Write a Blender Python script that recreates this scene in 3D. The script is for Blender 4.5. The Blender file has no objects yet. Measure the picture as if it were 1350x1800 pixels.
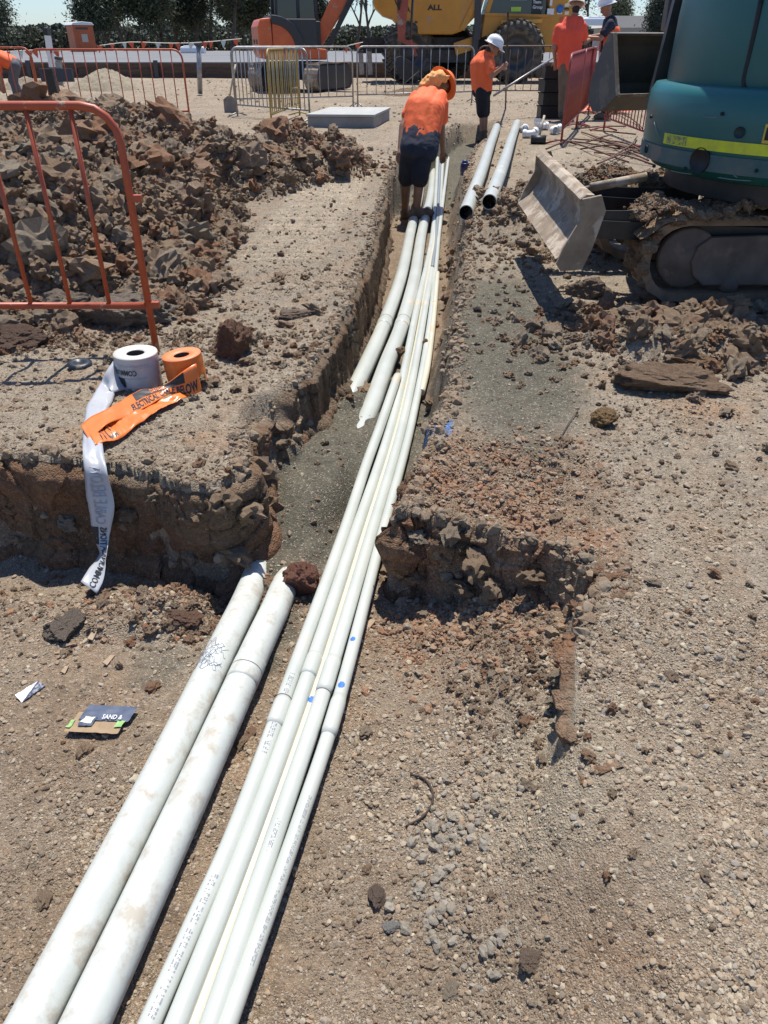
import bpy, bmesh, math, random
import numpy as np
from mathutils import Vector, Matrix, Quaternion, Euler
random.seed(7); rng = np.random.default_rng(7)
scn = bpy.context.scene
# ---------------------------------------------------------------- camera
CAMZ, PITCH, FPX = 1.38, math.radians(32.5), 1300.0
cd = bpy.data.cameras.new("camera"); cam = bpy.data.objects.new("camera", cd)
scn.collection.objects.link(cam); scn.camera = cam
cd.sensor_fit = 'VERTICAL'; cd.sensor_height = 36.0; cd.lens = 26.0
cd.clip_start = 0.05; cd.clip_end = 12000
cam.location = (0, 0, CAMZ); cam.rotation_euler = (math.radians(90) - PITCH, 0, 0)
# ---------------------------------------------------------------- sky, sun, exposure
SUN_EL, SUN_AZ = math.radians(71), math.radians(7)
w = bpy.data.worlds.new("World"); scn.world = w; w.use_nodes = True
nt = w.node_tree
bg = nt.nodes["Background"]
sk = nt.nodes.new("ShaderNodeTexSky"); sk.sky_type = 'NISHITA'; sk.sun_disc = False
sk.sun_elevation = SUN_EL; sk.sun_rotation = SUN_AZ; sk.air_density = 1.0; sk.dust_density = .3; sk.ozone_density = 4.0
tint = nt.nodes.new('ShaderNodeVectorMath'); tint.operation = 'MULTIPLY'; tint.inputs[1].default_value = (.84, .95, 1.14)
nt.links.new(sk.outputs[0], tint.inputs[0]); nt.links.new(tint.outputs[0], bg.inputs[0]); bg.inputs[1].default_value = 0.09
sl = bpy.data.lights.new("sun", 'SUN'); sl.energy = 4.6; sl.angle = math.radians(0.53); sl.color = (1.0, 0.955, 0.89)
so = bpy.data.objects.new("sun", sl); scn.collection.objects.link(so)
sv = Vector((math.sin(SUN_AZ)*math.cos(SUN_EL), math.cos(SUN_AZ)*math.cos(SUN_EL), math.sin(SUN_EL)))
so.rotation_euler = sv.to_track_quat('Z', 'Y').to_euler(); so.location = (0, 0, 20)
scn.view_settings.view_transform = 'Standard'; scn.view_settings.look = 'None'
scn.view_settings.exposure = 0.5; scn.view_settings.gamma = 1.0; scn.view_settings.use_curve_mapping = False
scn.cycles.max_bounces = 6; scn.cycles.use_denoising = True
# ---------------------------------------------------------------- helpers
CP, SP = math.cos(PITCH), math.sin(PITCH)
def ray(u, v):
    t = (v-900)/FPX; return Vector(((u-675)/FPX, CP-SP*t, -(SP+CP*t)))
def P(u, v, z=0.0):
    r = ray(u, v); k = (z-CAMZ)/r.z; return Vector((r.x*k, r.y*k, z))
def PY(u, v, y):
    r = ray(u, v); k = y/r.y; return Vector((r.x*k, y, CAMZ+r.z*k))
COL = scn.collection
def link(o, parent=None):
    COL.objects.link(o)
    if parent is not None: o.parent = parent
    return o
def tag(o, label=None, cat=None, group=None, kind=None):
    if label: o['label'] = label
    if cat: o['category'] = cat
    if group: o['group'] = group
    if kind: o['kind'] = kind
    return o
def empty(name, loc=(0, 0, 0), rz=0.0, label=None, cat=None, group=None, parent=None):
    o = bpy.data.objects.new(name, None); o.empty_display_size = .1
    link(o, parent); o.location = loc; o.rotation_euler = (0, 0, rz)
    return tag(o, label, cat, group)
def mesh_obj(name, verts, faces, m=None, parent=None, smooth=False):
    me = bpy.data.meshes.new(name)
    me.from_pydata([tuple(v) for v in verts], [], faces); me.update()
    if smooth: me.shade_smooth()
    if m is not None: me.materials.append(m)
    return link(bpy.data.objects.new(name, me), parent)
def copy_tree(o, parent=None):
    c = o.copy(); COL.objects.link(c); c.parent = parent
    for ch in list(o.children): copy_tree(ch, c)
    return c
def frame_of(d, up=Vector((0, 0, 1))):
    d = Vector(d).normalized()
    a = d.cross(up)
    if a.length < 1e-4: a = d.cross(Vector((0, 1, 0)))
    a.normalize(); return a, a.cross(d).normalized()
class MB:
    def __init__(s): s.v = []; s.f = []; s.sm = []
    def add(s, vs, fs, smooth=False):
        n = len(s.v); s.v += [Vector(p) for p in vs]
        s.f += [tuple(i+n for i in f) for f in fs]; s.sm += [smooth]*len(fs); return s
    def box(s, c, size, rz=0.0, M=None):
        h = Vector(size)/2; vs = []
        R = M if M is not None else Matrix.Rotation(rz, 3, 'Z')
        for x in (-1, 1):
            for y in (-1, 1):
                for z in (-1, 1): vs.append(Vector(c)+R @ Vector((x*h.x, y*h.y, z*h.z)))
        return s.add(vs, [(0,1,3,2),(4,6,7,5),(0,4,5,1),(2,3,7,6),(0,2,6,4),(1,5,7,3)])
    def bar(s, a, b, wx, wy, up=(0, 0, 1)):
        a = Vector(a); b = Vector(b); p, q = frame_of(b-a, Vector(up)); vs = []
        for e in (a, b):
            for i, j in ((-1,-1),(1,-1),(1,1),(-1,1)): vs.append(e+p*(i*wx/2)+q*(j*wy/2))
        return s.add(vs, [(0,1,2,3),(7,6,5,4),(0,4,5,1),(1,5,6,2),(2,6,7,3),(3,7,4,0)])
    def tube(s, pts, r, n=8, cap=True, rad=None, flat=1.0):
        pts = [Vector(p) for p in pts]; m = len(pts); vs = []; fs = []
        prev = None
        for i, p in enumerate(pts):
            d = (pts[min(i+1, m-1)]-pts[max(i-1, 0)]).normalized()
            if prev is None: a, b = frame_of(d)
            else:
                a = (prev-d*prev.dot(d)).normalized(); b = a.cross(d).normalized()
            prev = a; rr = rad[i] if rad is not None else r
            for k in range(n):
                t = 2*math.pi*k/n; vs.append(p+a*(rr*math.cos(t))+b*(rr*flat*math.sin(t)))
        for i in range(m-1):
            for k in range(n):
                k2 = (k+1) % n; fs.append((i*n+k, i*n+k2, (i+1)*n+k2, (i+1)*n+k))
        s.add(vs, fs, True)
        if cap:
            o = len(s.v)-len(vs)
            s.f += [tuple(o+k for k in range(n))[::-1], tuple(o+(m-1)*n+k for k in range(n))]; s.sm += [False, False]
        return s
    def lathe(s, prof, c=(0, 0, 0), n=24, M=None, smooth=True):
        vs = []; fs = []
        for r, z in prof:
            for k in range(n):
                t = 2*math.pi*k/n; p = Vector((r*math.cos(t), r*math.sin(t), z))
                vs.append(Vector(c)+(M @ p if M is not None else p))
        for i in range(len(prof)-1):
            for k in range(n):
                k2 = (k+1) % n; fs.append((i*n+k, i*n+k2, (i+1)*n+k2, (i+1)*n+k))
        return s.add(vs, fs, smooth)
    def prism(s, poly, depth, O, X, Y, smooth=False):
        """polygon (x,y) in the plane O + x*X + y*Y, extruded both ways by depth/2 along X x Y"""
        O = Vector(O); X = Vector(X); Y = Vector(Y); N = X.cross(Y).normalized()*(depth/2); n = len(poly)
        vs = [O+X*a+Y*b-N for a, b in poly]+[O+X*a+Y*b+N for a, b in poly]
        fs = [tuple(range(n))[::-1], tuple(range(n, 2*n))]+[(i, (i+1) % n, n+(i+1) % n, n+i) for i in range(n)]
        return s.add(vs, fs, smooth)
    def build(s, name, m=None, parent=None, bevel=0.0, rel=True):
        me = bpy.data.meshes.new(name)
        me.from_pydata([tuple(v) for v in s.v], [], s.f); me.update()
        me.polygons.foreach_set('use_smooth', s.sm)
        if m is not None: me.materials.append(m)
        o = link(bpy.data.objects.new(name, me), parent)
        if bevel > 0:
            b = o.modifiers.new('bevel', 'BEVEL'); b.width = bevel; b.segments = 2; b.limit_method = 'ANGLE'; b.angle_limit = math.radians(40)
        return o
def local(o, *pts): return [Vector(p)-Vector(o.location) for p in pts]
# ---------------------------------------------------------------- numpy noise
def _h(ix, iy, iz, s):
    n = (ix*374761393+iy*668265263+iz*2147483647+s*1274126177) & 0xffffffff
    n = ((n ^ (n >> 13))*1274126177) & 0xffffffff; n = ((n ^ (n >> 16))*2246822519) & 0xffffffff
    return (n ^ (n >> 15)) & 0xffffffff
def vnoise(x, y, z=0.0, s=0):
    x, y, z = np.broadcast_arrays(np.asarray(x, float), y, z)
    ix = np.floor(x).astype(np.int64); iy = np.floor(y).astype(np.int64); iz = np.floor(z).astype(np.int64)
    fx = x-ix; fy = y-iy; fz = z-iz
    q = lambda t: t*t*t*(t*(t*6-15)+10)
    ux, uy, uz = q(fx), q(fy), q(fz)
    def g(a, b, c):
        h = _h(ix+a, iy+b, iz+c, s)
        gx = (h & 1023)/511.5-1; gy = ((h >> 10) & 1023)/511.5-1; gz = ((h >> 20) & 1023)/511.5-1
        return gx*(fx-a)+gy*(fy-b)+gz*(fz-c)
    l = lambda a, b, t: a+(b-a)*t
    return l(l(l(g(0,0,0), g(1,0,0), ux), l(g(0,1,0), g(1,1,0), ux), uy),
             l(l(g(0,0,1), g(1,0,1), ux), l(g(0,1,1), g(1,1,1), ux), uy), uz)
def fbm(x, y, z=0.0, o=4, s=0, g=.5, ridge=False):
    a, f, t = 1.0, 1.0, 0.0
    for i in range(o):
        n = vnoise(np.asarray(x)*f, np.asarray(y)*f, np.asarray(z)*f, s+i*17)
        t = t+a*(.35-2*np.abs(n) if ridge else n); a *= g; f *= 2.03
    return t
def worley(x, y, s=0, z=None):
    """F1, F2-F1, cell value (2d or 3d)"""
    x = np.asarray(x, float); y = np.asarray(y, float)
    zz = np.zeros_like(x) if z is None else np.asarray(z, float)
    ix = np.floor(x).astype(np.int64); iy = np.floor(y).astype(np.int64); iz = np.floor(zz).astype(np.int64)
    f1 = np.full(x.shape, 9.0); f2 = np.full(x.shape, 9.0); cv = np.zeros(x.shape)
    for c in ((0,) if z is None else (-1, 0, 1)):
        for a in (-1, 0, 1):
            for b in (-1, 0, 1):
                h = _h(ix+a, iy+b, iz+c, s)
                px = ix+a+(h & 1023)/1023.; py = iy+b+((h >> 10) & 1023)/1023.; pz = iz+c+((h >> 20) & 1023)/1023. if z is not None else 0
                d = (px-x)**2+(py-y)**2+((pz-zz)**2 if z is not None else 0)
                m = d < f1; f2 = np.where(m, f1, np.minimum(f2, d)); cv = np.where(m, (h >> 5 & 255)/255., cv); f1 = np.where(m, d, f1)
    f1 = np.sqrt(f1); f2 = np.sqrt(f2); return f1, f2-f1, cv
def ss(a, b, x):
    t = np.clip((x-a)/(b-a), 0, 1); return t*t*(3-2*t)
# ---------------------------------------------------------------- materials
MATS = {}
def mat(name, col, rough=.6, metal=0.0, col2=None, scale=8.0, amt=(.35, .65), bump=0.0, bscale=40.0, dust=0.0, dcol=(.36, .29, .215), spec=.5, alpha=1.0, detail=4.0, trans=0.0, stretch=None, sheen=0.0, dsoft=0.0, dmax=1.0):
    if name in MATS: return MATS[name]
    m = bpy.data.materials.new(name); m.use_nodes = True; MATS[name] = m
    N = m.node_tree.nodes; L = m.node_tree.links; b = N['Principled BSDF']
    b.inputs['Roughness'].default_value = rough; b.inputs['Metallic'].default_value = metal
    b.inputs['Specular IOR Level'].default_value = spec
    if trans: b.inputs['Transmission Weight'].default_value = trans
    if sheen: b.inputs['Sheen Weight'].default_value = sheen
    b.inputs['Base Color'].default_value = (*col, 1); b.inputs['Alpha'].default_value = alpha
    tc = N.new('ShaderNodeTexCoord'); src = tc.outputs['Object']
    if stretch:
        mp = N.new('ShaderNodeMapping'); mp.inputs['Scale'].default_value = stretch; L.new(src, mp.inputs[0]); src = mp.outputs[0]
    cur = None
    def noise(sc, det=detail, rg=.6):
        n = N.new('ShaderNodeTexNoise'); n.inputs['Scale'].default_value = sc; n.inputs['Detail'].default_value = det
        n.inputs['Roughness'].default_value = rg; L.new(src, n.inputs['Vector']); return n
    def ramp(n, a, bb):
        r = N.new('ShaderNodeMapRange'); r.inputs[1].default_value = a; r.inputs[2].default_value = bb; L.new(n.outputs['Fac'], r.inputs[0]); return r
    def mix(a, bb, f):
        x = N.new('ShaderNodeMix'); x.data_type = 'RGBA'
        for k, q in ((6, a), (7, bb)):
            if isinstance(q, tuple): x.inputs[k].default_value = (*q, 1)
            else: L.new(q, x.inputs[k])
        L.new(f, x.inputs[0]); return x.outputs[2]
    if col2 is not None:
        cur = mix(col, col2, ramp(noise(scale), *amt).outputs[0])
    if dust > 0:
        n = noise(scale*.6, 6, .7); r = ramp(n, .62-dust*.22, .66-dust*.18+dsoft); r.inputs[4].default_value = dmax
        cur = mix(cur if cur is not None else col, dcol, r.outputs[0])
        mr = N.new('ShaderNodeMapRange'); L.new(r.outputs[0], mr.inputs[0]); mr.inputs[3].default_value = rough; mr.inputs[4].default_value = .9
        L.new(mr.outputs[0], b.inputs['Roughness'])
    if cur is not None: L.new(cur, b.inputs['Base Color'])
    if bump > 0:
        n = noise(bscale, 5); bp = N.new('ShaderNodeBump'); bp.inputs['Strength'].default_value = min(1, bump*1.0); bp.inputs['Distance'].default_value = .01
        L.new(n.outputs['Fac'], bp.inputs['Height']); L.new(bp.outputs[0], b.inputs['Normal'])
    return m
def soil_mat(name, attr=None, pal=None, bscale=1.0, bstr=.9, grit=.93):
    """earth: colour from the vertex colours of its zone (attr) or from a palette picked per piece, broken up by grit"""
    m = bpy.data.materials.new(name); m.use_nodes = True; N = m.node_tree.nodes; L = m.node_tree.links; b = N['Principled BSDF']
    b.inputs['Roughness'].default_value = .95; b.inputs['Specular IOR Level'].default_value = .12
    tc = N.new('ShaderNodeTexCoord')
    def noise(sc, det=5, rg=.65):
        n = N.new('ShaderNodeTexNoise'); n.inputs['Scale'].default_value = sc*bscale; n.inputs['Detail'].default_value = det
        n.inputs['Roughness'].default_value = rg; L.new(tc.outputs['Object'], n.inputs['Vector']); return n
    if attr:
        a = N.new('ShaderNodeAttribute'); a.attribute_name = attr; base = a.outputs['Color']
    else:
        oi = N.new('ShaderNodeObjectInfo'); cr = N.new('ShaderNodeValToRGB'); cr.color_ramp.interpolation = 'LINEAR'
        e = cr.color_ramp.elements; e[0].position = 0; e[0].color = (*pal[0], 1); e[1].position = 1; e[1].color = (*pal[-1], 1)
        for i, c in enumerate(pal[1:-1]):
            q = e.new((i+1)/(len(pal)-1)); q.color = (*c, 1)
        L.new(oi.outputs['Random'], cr.inputs[0]); base = cr.outputs[0]
    n1 = noise(70, 4); n2 = noise(14, 5)
    def scalecol(c, n, lo, hi, a0=.3, a1=.7):
        r = N.new('ShaderNodeMapRange'); r.inputs[1].default_value = a0; r.inputs[2].default_value = a1; r.inputs[3].default_value = lo; r.inputs[4].default_value = hi
        L.new(n.outputs['Fac'], r.inputs[0]); v = N.new('ShaderNodeVectorMath'); v.operation = 'SCALE'; L.new(c, v.inputs[0]); L.new(r.outputs[0], v.inputs['Scale']); return v.outputs[0]
    c = scalecol(base, n1, .68, 1.35); c = scalecol(c, n2, .8, 1.2)
    vo = N.new('ShaderNodeTexVoronoi'); vo.inputs['Scale'].default_value = 190*bscale; L.new(tc.outputs['Object'], vo.inputs['Vector'])
    # odd pale grit
    mx = N.new('ShaderNodeMix'); mx.data_type = 'RGBA'; mx.inputs[7].default_value = (.52, .46, .38, 1)
    sp = N.new('ShaderNodeSeparateColor'); L.new(vo.outputs['Color'], sp.inputs[0])
    r = N.new('ShaderNodeMapRange'); r.inputs[1].default_value = grit; r.inputs[2].default_value = grit+.02; r.inputs[4].default_value = .55; L.new(sp.outputs[0], r.inputs[0])
    L.new(c, mx.inputs[6]); L.new(r.outputs[0], mx.inputs[0]); L.new(mx.outputs[2], b.inputs['Base Color'])
    n3 = noise(45, 8, .72)
    ad = N.new('ShaderNodeMath'); ad.operation = 'MULTIPLY_ADD'; L.new(vo.outputs['Distance'], ad.inputs[0]); ad.inputs[1].default_value = -.35; L.new(n3.outputs['Fac'], ad.inputs[2])
    bp = N.new('ShaderNodeBump'); bp.inputs['Strength'].default_value = bstr; bp.inputs['Distance'].default_value = .02/bscale
    L.new(ad.outputs[0], bp.inputs['Height']); L.new(bp.outputs[0], b.inputs['Normal'])
    return m
CLAY, DUST, RED, SAND, PALE, DARK = (np.array(c) for c in ((.2,.14,.09), (.318,.258,.186), (.265,.137,.077), (.115,.107,.08), (.395,.335,.24), (.10,.075,.055)))
M_GROUND = soil_mat('ground_soil', attr='Col')
M_WALL = soil_mat('cut_soil', attr='Col', bscale=.8, grit=.985)
M_CLOD = soil_mat('clod_soil', pal=[tuple(c) for c in (CLAY*1.5, DUST*1.05, CLAY*1.85, RED*1.2, DUST*1.15, CLAY*1.7, CLAY*1.55, CLAY*2.0)], bstr=.8)
M_GRAVEL = soil_mat('gravel_stone', pal=[tuple(c) for c in (CLAY*1.4, DUST, DUST*1.2, PALE, CLAY*1.2, DUST*.9, CLAY*1.7, DUST*1.1, (.25,.225,.19), PALE*1.15, DUST*.85)], bstr=.3)
M_FARCLOD = M_CLOD
# ---------------------------------------------------------------- terrain
# pit and trench outline at the upper surface: x, y, width of the slope inside it
PIT = [(-7,2.9,.04),(-2.4,2.66,.03),(-1.5,2.58,.03),(-1.15,2.55,.03),(-.96,2.5,.03),(-.78,2.40,.03),(-.62,2.36,.04),(-.54,2.5,.04),(-.55,2.75,.05),(-.56,2.96,.10),
 (-.48,3.12,.1),(-.42,3.30,.05),(-.36,3.54,.03),(-.23,4.42,.03),(-.13,5.6,.03),(-.05,6.8,.03),(.0,8.2,.03),(.07,9.4,.05),(.25,10.8,.1),(.6,12.1,.12),(.95,13.2,.12),(1.3,14.5,.12),
 (2.0,14.6,.15),(1.78,13.3,.15),(1.42,12.0,.18),(1.15,10.8,.2),(.98,9.4,.22),(.84,8,.2),(.74,6.84,.17),(.58,5.3,.17),(.43,4.2,.17),(.31,3.2,.12),(.15,2.6,.05),(.045,2.24,.035),
 (.14,2.27,.05),(.24,2.2,.05),(.38,2.15,.05),(.55,2.06,.05),(.66,1.95,.06),(.73,1.86,.06),(.63,1.79,.05),(.56,1.62,.04),(.53,1.46,.04),(.50,1.34,.06),(.56,1.18,.3),(.8,.9,.4),(1.3,.5,.5),(1.8,-1,.5),(2.2,-5,.5),(-7,-5,.5)]
def pit_sd(x, y):
    """signed distance inside the outline (positive inside) and slope width"""
    best = np.full(x.shape, 1e9); wid = np.full(x.shape, .1); inside = np.zeros(x.shape, bool); n = len(PIT)
    for i in range(n):
        x0, y0, w0 = PIT[i]; x1, y1, w1 = PIT[(i+1) % n]
        dx, dy = x1-x0, y1-y0; t = np.clip(((x-x0)*dx+(y-y0)*dy)/(dx*dx+dy*dy), 0, 1)
        d = np.hypot(x-x0-t*dx, y-y0-t*dy); m = d < best
        best = np.where(m, d, best); wid = np.where(m, w0+(w1-w0)*t, wid)
        c = ((y0 > y) != (y1 > y)) & (x < (x1-x0)*(y-y0)/((y1-y0) if y1 != y0 else 1e-9)+x0)
        inside ^= c
    return np.where(inside, best, -best), wid
def blob(x, y, cx, cy, rx, ry, rot=0.0, p=2.0):
    c, s_ = math.cos(rot), math.sin(rot); a = ((x-cx)*c+(y-cy)*s_)/rx; b = (-(x-cx)*s_+(y-cy)*c)/ry
    return np.clip(1-(a*a+b*b)**(p/2), 0, 1)
def heap_mask(x, y):
    wx = x+.35*fbm(x*1.1, y*1.1, 0, 3, 91); wy = y+.35*fbm(x*1.1, y*1.1, 0, 3, 92)
    # big heap at the left: right edge follows the photograph
    edge = np.interp(wy, [3.8, 4.3, 5.0, 5.8, 7.0, 8.2, 9.2, 10.2], [-1.6, -1.05, -1.0, -1.05, -1.15, -1.35, -1.7, -2.3])
    m1 = ss(0, 1.15, edge-wx)*ss(4.0, 5.2, wy)*ss(10.3, 8.3, wy)*ss(-8, -6.3, wx)
    m2 = blob(wx, wy, -.98, 9.3, .72, .75)
    m3 = blob(wx, wy, -1.6, 8.6, .8, 1.2)
    return m1, m2, m3
def H_top(x, y):
    z = .0165*np.clip(y-4, 0, 11)
    z = z-.075*ss(2.9, 2.2, y)*ss(-.1, .3, x)-.06*ss(1.9, 1.2, y)*ss(0, .5, x)
    m1, m2, m3 = heap_mask(x, y)
    lump = fbm(x*1.1, y*1.1, 0, 3, 5)
    z = z+m1*(.62+.35*lump)+np.maximum(m2*.42, m3*.36)*(1+.8*lump)
    # spoil beside the tracked machine
    m4 = ss(0, 1, blob(x, y, 2.35, 3.95, 1.5, .42, .12)*2)
    z = z+m4*(.085+.08*fbm(x*5, y*5, 0, 3, 8))
    m5 = blob(x, y, 1.3, 6.9, .75, 1.0); z = z+m5*(.2+.15*fbm(x*4, y*4, 0, 3, 9))
    z = z-.17*ss(0, .9, blob(x, y, -.47, 3.06, .17, .27, -.3))
    # undulation and wheel marks
    z = z+.028*fbm(x*.8, y*.8, 0, 3, 11)*ss(0, 1, y)
    tr = ss(.1, .5, x+1.35-.04*(y-6))*ss(.75, .35, x+1.0-.06*(y-6))
    tr = ss(0, .12, x-(-1.12+.05*(y-6)))*ss(0, .12, (-.38+.09*(y-6))-x)*ss(5.2, 5.8, y)*ss(10.5, 9, y)
    z = z+tr*(.018*np.tanh(2.5*np.sin(y*2*math.pi/.135+.8*vnoise(x*2, y*2, 0, 12)))-.01)
    tr2 = ss(0, .15, x-1.15)*ss(0, .15, 2.3-x)*ss(1.5, 2.0, y)*ss(3.4, 3.0, y)*0
    # far field: broad, low relief
    z = z+.05*fbm(x*.25, y*.25, 0, 3, 31)*ss(15, 25, y)*ss(400, 100, y)
    return z
def H_floor(x, y):
    z = np.interp(y, [-5, 3.3, 9.8, 11.8, 13, 15], [-.42, -.42, -.42, -.3, -.17, -.12])
    near = ss(2.35, 2.1, y)
    z = z+near*(.05*ss(0.03, .4, x)+.14*ss(.12, .6, x)+.05*ss(.6, 1.3, x))
    z = z+near*ss(1.5, .9, y)*.10*ss(.15, .8, x)
    z = z-.06*blob(x, y, -1.6, 2.42, 1.4, .22)-.05*blob(x, y, -.7, 2.25, .3, .2)
    z = z+.07*blob(x, y, -.78, 2.2, .16, .13)+.05*blob(x, y, -.9, 2.12, .3, .15)
    # sand heaped over the two big pipes
    z = z+.05*ss(0, 1, blob(x, y, -.38, 2.8, .22, .8, -.15)*1.5)+.092*ss(0, 1, blob(x, y, -.25, 3.3, .24, .85, -.2)*1.4)+.045*ss(0, 1, blob(x, y, -.22, 3.95, .14, .3, -.2)*1.5)
    z = z+.03*fbm(x*2.2, y*2.2, 0, 3, 61)
    return z
def sandmask(x, y):
    wx = x+.1*fbm(x*3, y*3, 0, 3, 71); wy = y+.15*fbm(x*3, y*3, 0, 3, 72)
    tren = ss(2.2, 2.5, wy)*ss(5.0, 4.2, wy)*ss(-.75, -.6, wx)*ss(.35, .2, wx)
    t2 = ss(9.2, 9.8, wy)*ss(15, 14, wy)
    lft = np.maximum(ss(0, .6, blob(wx, wy, -.48, 2.15, .22, .42)), .55*ss(0, .9, blob(wx, wy, -.76, 1.88, .15, .12)+.3*fbm(x*9, y*9, 0, 3, 75)*blob(x, y, -.76, 1.88, .25, .22)))
    rgt = ss(0, .75, blob(wx+.12*fbm(x*2+5, y*2, 0, 3, 73), wy, .66, 3.9, .48, 1.62, -.08)+.25*fbm(x*7, y*7, 0, 3, 74))
    return tren, t2, lft, rgt
def terrain(x, y, detail=True):
    sd, wid = pit_sd(x+.045*fbm(x*5, y*5, 0, 4, 21)*ss(1.5, 2.2, y), y+.055*fbm(x*5, y*5, 0, 4, 22))
    s = ss(0, 1, sd/wid)
    top = H_top(x, y); fl = H_floor(x, y); z = top*(1-s)+fl*s
    rounding = np.where(sd < 0, -.035*np.exp(sd/.035), 0)*ss(.045, .03, wid)*0
    z = z+rounding
    tren, t2, lft, rgt = sandmask(x, y)
    sand = np.maximum(np.maximum(tren, lft), t2)*ss(.3, .8, s); sand = np.maximum(sand, rgt*(1-.4*s))
    m1, m2, m3 = heap_mask(x, y); hm = np.clip(m1*2+m2*2.5+m3*2.5, 0, 1)*(1-s)
    rightb = ss(.0, .15, x)*ss(2.9, 2.6, y)*ss(1.75, 1.95, y)*ss(.95, .7, x)
    machine = blob(x, y, 2.35, 3.95, 1.6, .55, .12)
    rough = .66+.25*((x < 0)&(y > 2.5)&(y < 7))+.9*rightb+1.2*(machine > 0)*ss(0, .3, machine)
    if detail:
        near = ss(14, 5, y)
        a = fbm(x*9, y*9, 0, 4, 41); r2 = fbm(x*3.2, y*3.2, 0, 3, 43, ridge=True)
        f1, e, cv = worley(x*24+.5*a, y*24, 3); f1b, eb, cvb = worley(x*11+.6*a, y*11-.4*a, 9)
        chunk = (.5-f1)*.5+(.55-f1b)*.9
        z = z+(1-.85*sand)*(rough*(.016*a+.010*chunk)*near)+sand*.008*vnoise(x*14, y*14, 0, 55)
        big, be, bc = worley(x*2.6+.5*r2, y*2.6+.3*a, 15)
        z = z+hm*(.10*(bc-.4)*ss(0, .3, be)+.03*(cvb-.5)*ss(0, .3, eb)+.05*a)
        z = z+rightb*(1-s)*(.035*(cvb-.5)*ss(0, .3, eb)+.04*(bc-.5)*ss(0, .3, be))
    return z, s, sand, hm, sd, rightb, machine
# grid that opens out with distance and runs to the horizon
ys = list(np.arange(-6, -.2, .12))+list(np.arange(-.2, .62, .03)); yy = .62
while yy < 30: ys.append(yy); yy += .0054*max(yy, 1)**1.18
while yy < 9000: ys.append(yy); yy *= 1.05
ys = np.array(ys); NS = 760
sg = np.linspace(-1, 1, NS); xs_n = .3*sg+.7*sg**5
wy = 5.2+1.3*np.clip(ys, 0, None)
X = xs_n[None, :]*wy[:, None]; Y = np.repeat(ys[:, None], NS, 1)
Z, S, SA, HM, SD, RB, MC = terrain(X, Y)
Zl = Z
def hgt(x, y):
    i = np.clip(np.searchsorted(ys, y)-1, 0, len(ys)-2); fy = (y-ys[i])/(ys[i+1]-ys[i])
    def row(k):
        c = np.interp(x/wy[k], xs_n, np.arange(NS)); j = min(int(c), NS-2); f = c-j; return Z[k, j]*(1-f)+Z[k, j+1]*f
    return float(row(i)*(1-fy)+row(i+1)*fy)
def hgt_v(x, y):
    i = np.clip(np.searchsorted(ys, y)-1, 0, len(ys)-2); fy = (y-ys[i])/(ys[i+1]-ys[i])
    def row(k):
        c = np.interp(x/wy[k], xs_n, np.arange(NS)); j = np.clip(c.astype(int), 0, NS-2); f = c-j; return Z[k, j]*(1-f)+Z[k, j+1]*f
    return row(i)*(1-fy)+row(i+1)*fy
def G(x, y, dz=0.0): return Vector((x, y, hgt(x, y)+dz))
def mixc(a, b, f): return a*(1-f[..., None])+b*f[..., None]
def ground_colour(x, y, s, sand, hm, rb, mc):
    n1 = fbm(x*1.3, y*1.3, 0, 4, 101); n2 = fbm(x*5, y*5, 0, 4, 102); n3 = fbm(x*.6+7, y*.6, 0, 3, 103)
    c = np.broadcast_to(DUST, x.shape+(3,)).copy()
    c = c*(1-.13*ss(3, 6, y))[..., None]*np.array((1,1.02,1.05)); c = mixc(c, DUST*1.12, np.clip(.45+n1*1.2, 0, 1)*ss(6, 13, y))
    c = mixc(c, CLAY*1.25, np.clip(n2*1.4+.1, 0, .7))
    fl = s*ss(3.2, 2.4, y); c = mixc(c, CLAY*1.22, fl*np.clip(.55+n1, 0, .8))
    c = mixc(c, CLAY*1.1, ss(.1, .6, s)*ss(3.4, 4.6, y)*ss(9.6, 8.8, y)*.7)
    org = ss(.12, .45, fbm(x*1.7+3, y*1.7, 0, 3, 105)+.35*blob(x, y, .45, 1.0, .35, .5)-.05); c = mixc(c, np.array((.34,.2,.11)), org*.6*ss(5, 3, y))
    c = mixc(c, PALE, np.clip(ss(.15, .5, n3)*.5, 0, 1)*(1-s))
    c = mixc(c, PALE*.85, ss(0, .6, blob(x, y, .42, 1.25, .22, .28))*.75)
    c = mixc(c, mixc(np.broadcast_to(CLAY*.78, x.shape+(3,)), RED*.8, ss(0, .35, n2)), hm*np.clip(.85+n1, .3, 1))
    c = mixc(c, DUST*.85, hm*ss(.1, .5, n1)*.6)
    c = mixc(c, mixc(np.broadcast_to(CLAY*1.25, x.shape+(3,)), RED*1.1, ss(-.1, .4, n2)), rb*.8)
    tk = ss(0, .12, x-(-1.12+.05*(y-6)))*ss(0, .12, (-.38+.09*(y-6))-x)*ss(5.2, 5.8, y)*ss(10.5, 9, y); c = mixc(c, np.array((.42,.35,.26)), tk*np.clip(.5+.5*np.sin(y*2*math.pi/.135+.8*vnoise(x*2, y*2, 0, 12)), 0, 1)*.75)
    c = mixc(c, SAND, sand*.92)
    c = mixc(c, DUST*1.05, (mc > 0)*ss(0, .3, mc)*.5)
    bl = ss(.02, .3, blob(x, y, .235, 2.86, .07, .12)*(.6+2*vnoise(x*40, y*40, 0, 7)))
    c = mixc(c, np.array((.05, .2, .5)), bl*.8)
    c = c*(1+.18*n2[..., None])*(1+.10*vnoise(x*30, y*30, 0, 109)[..., None])
    return np.clip(c, .02, .9)
C = ground_colour(X, Y, S, SA, HM, RB, MC)
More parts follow.
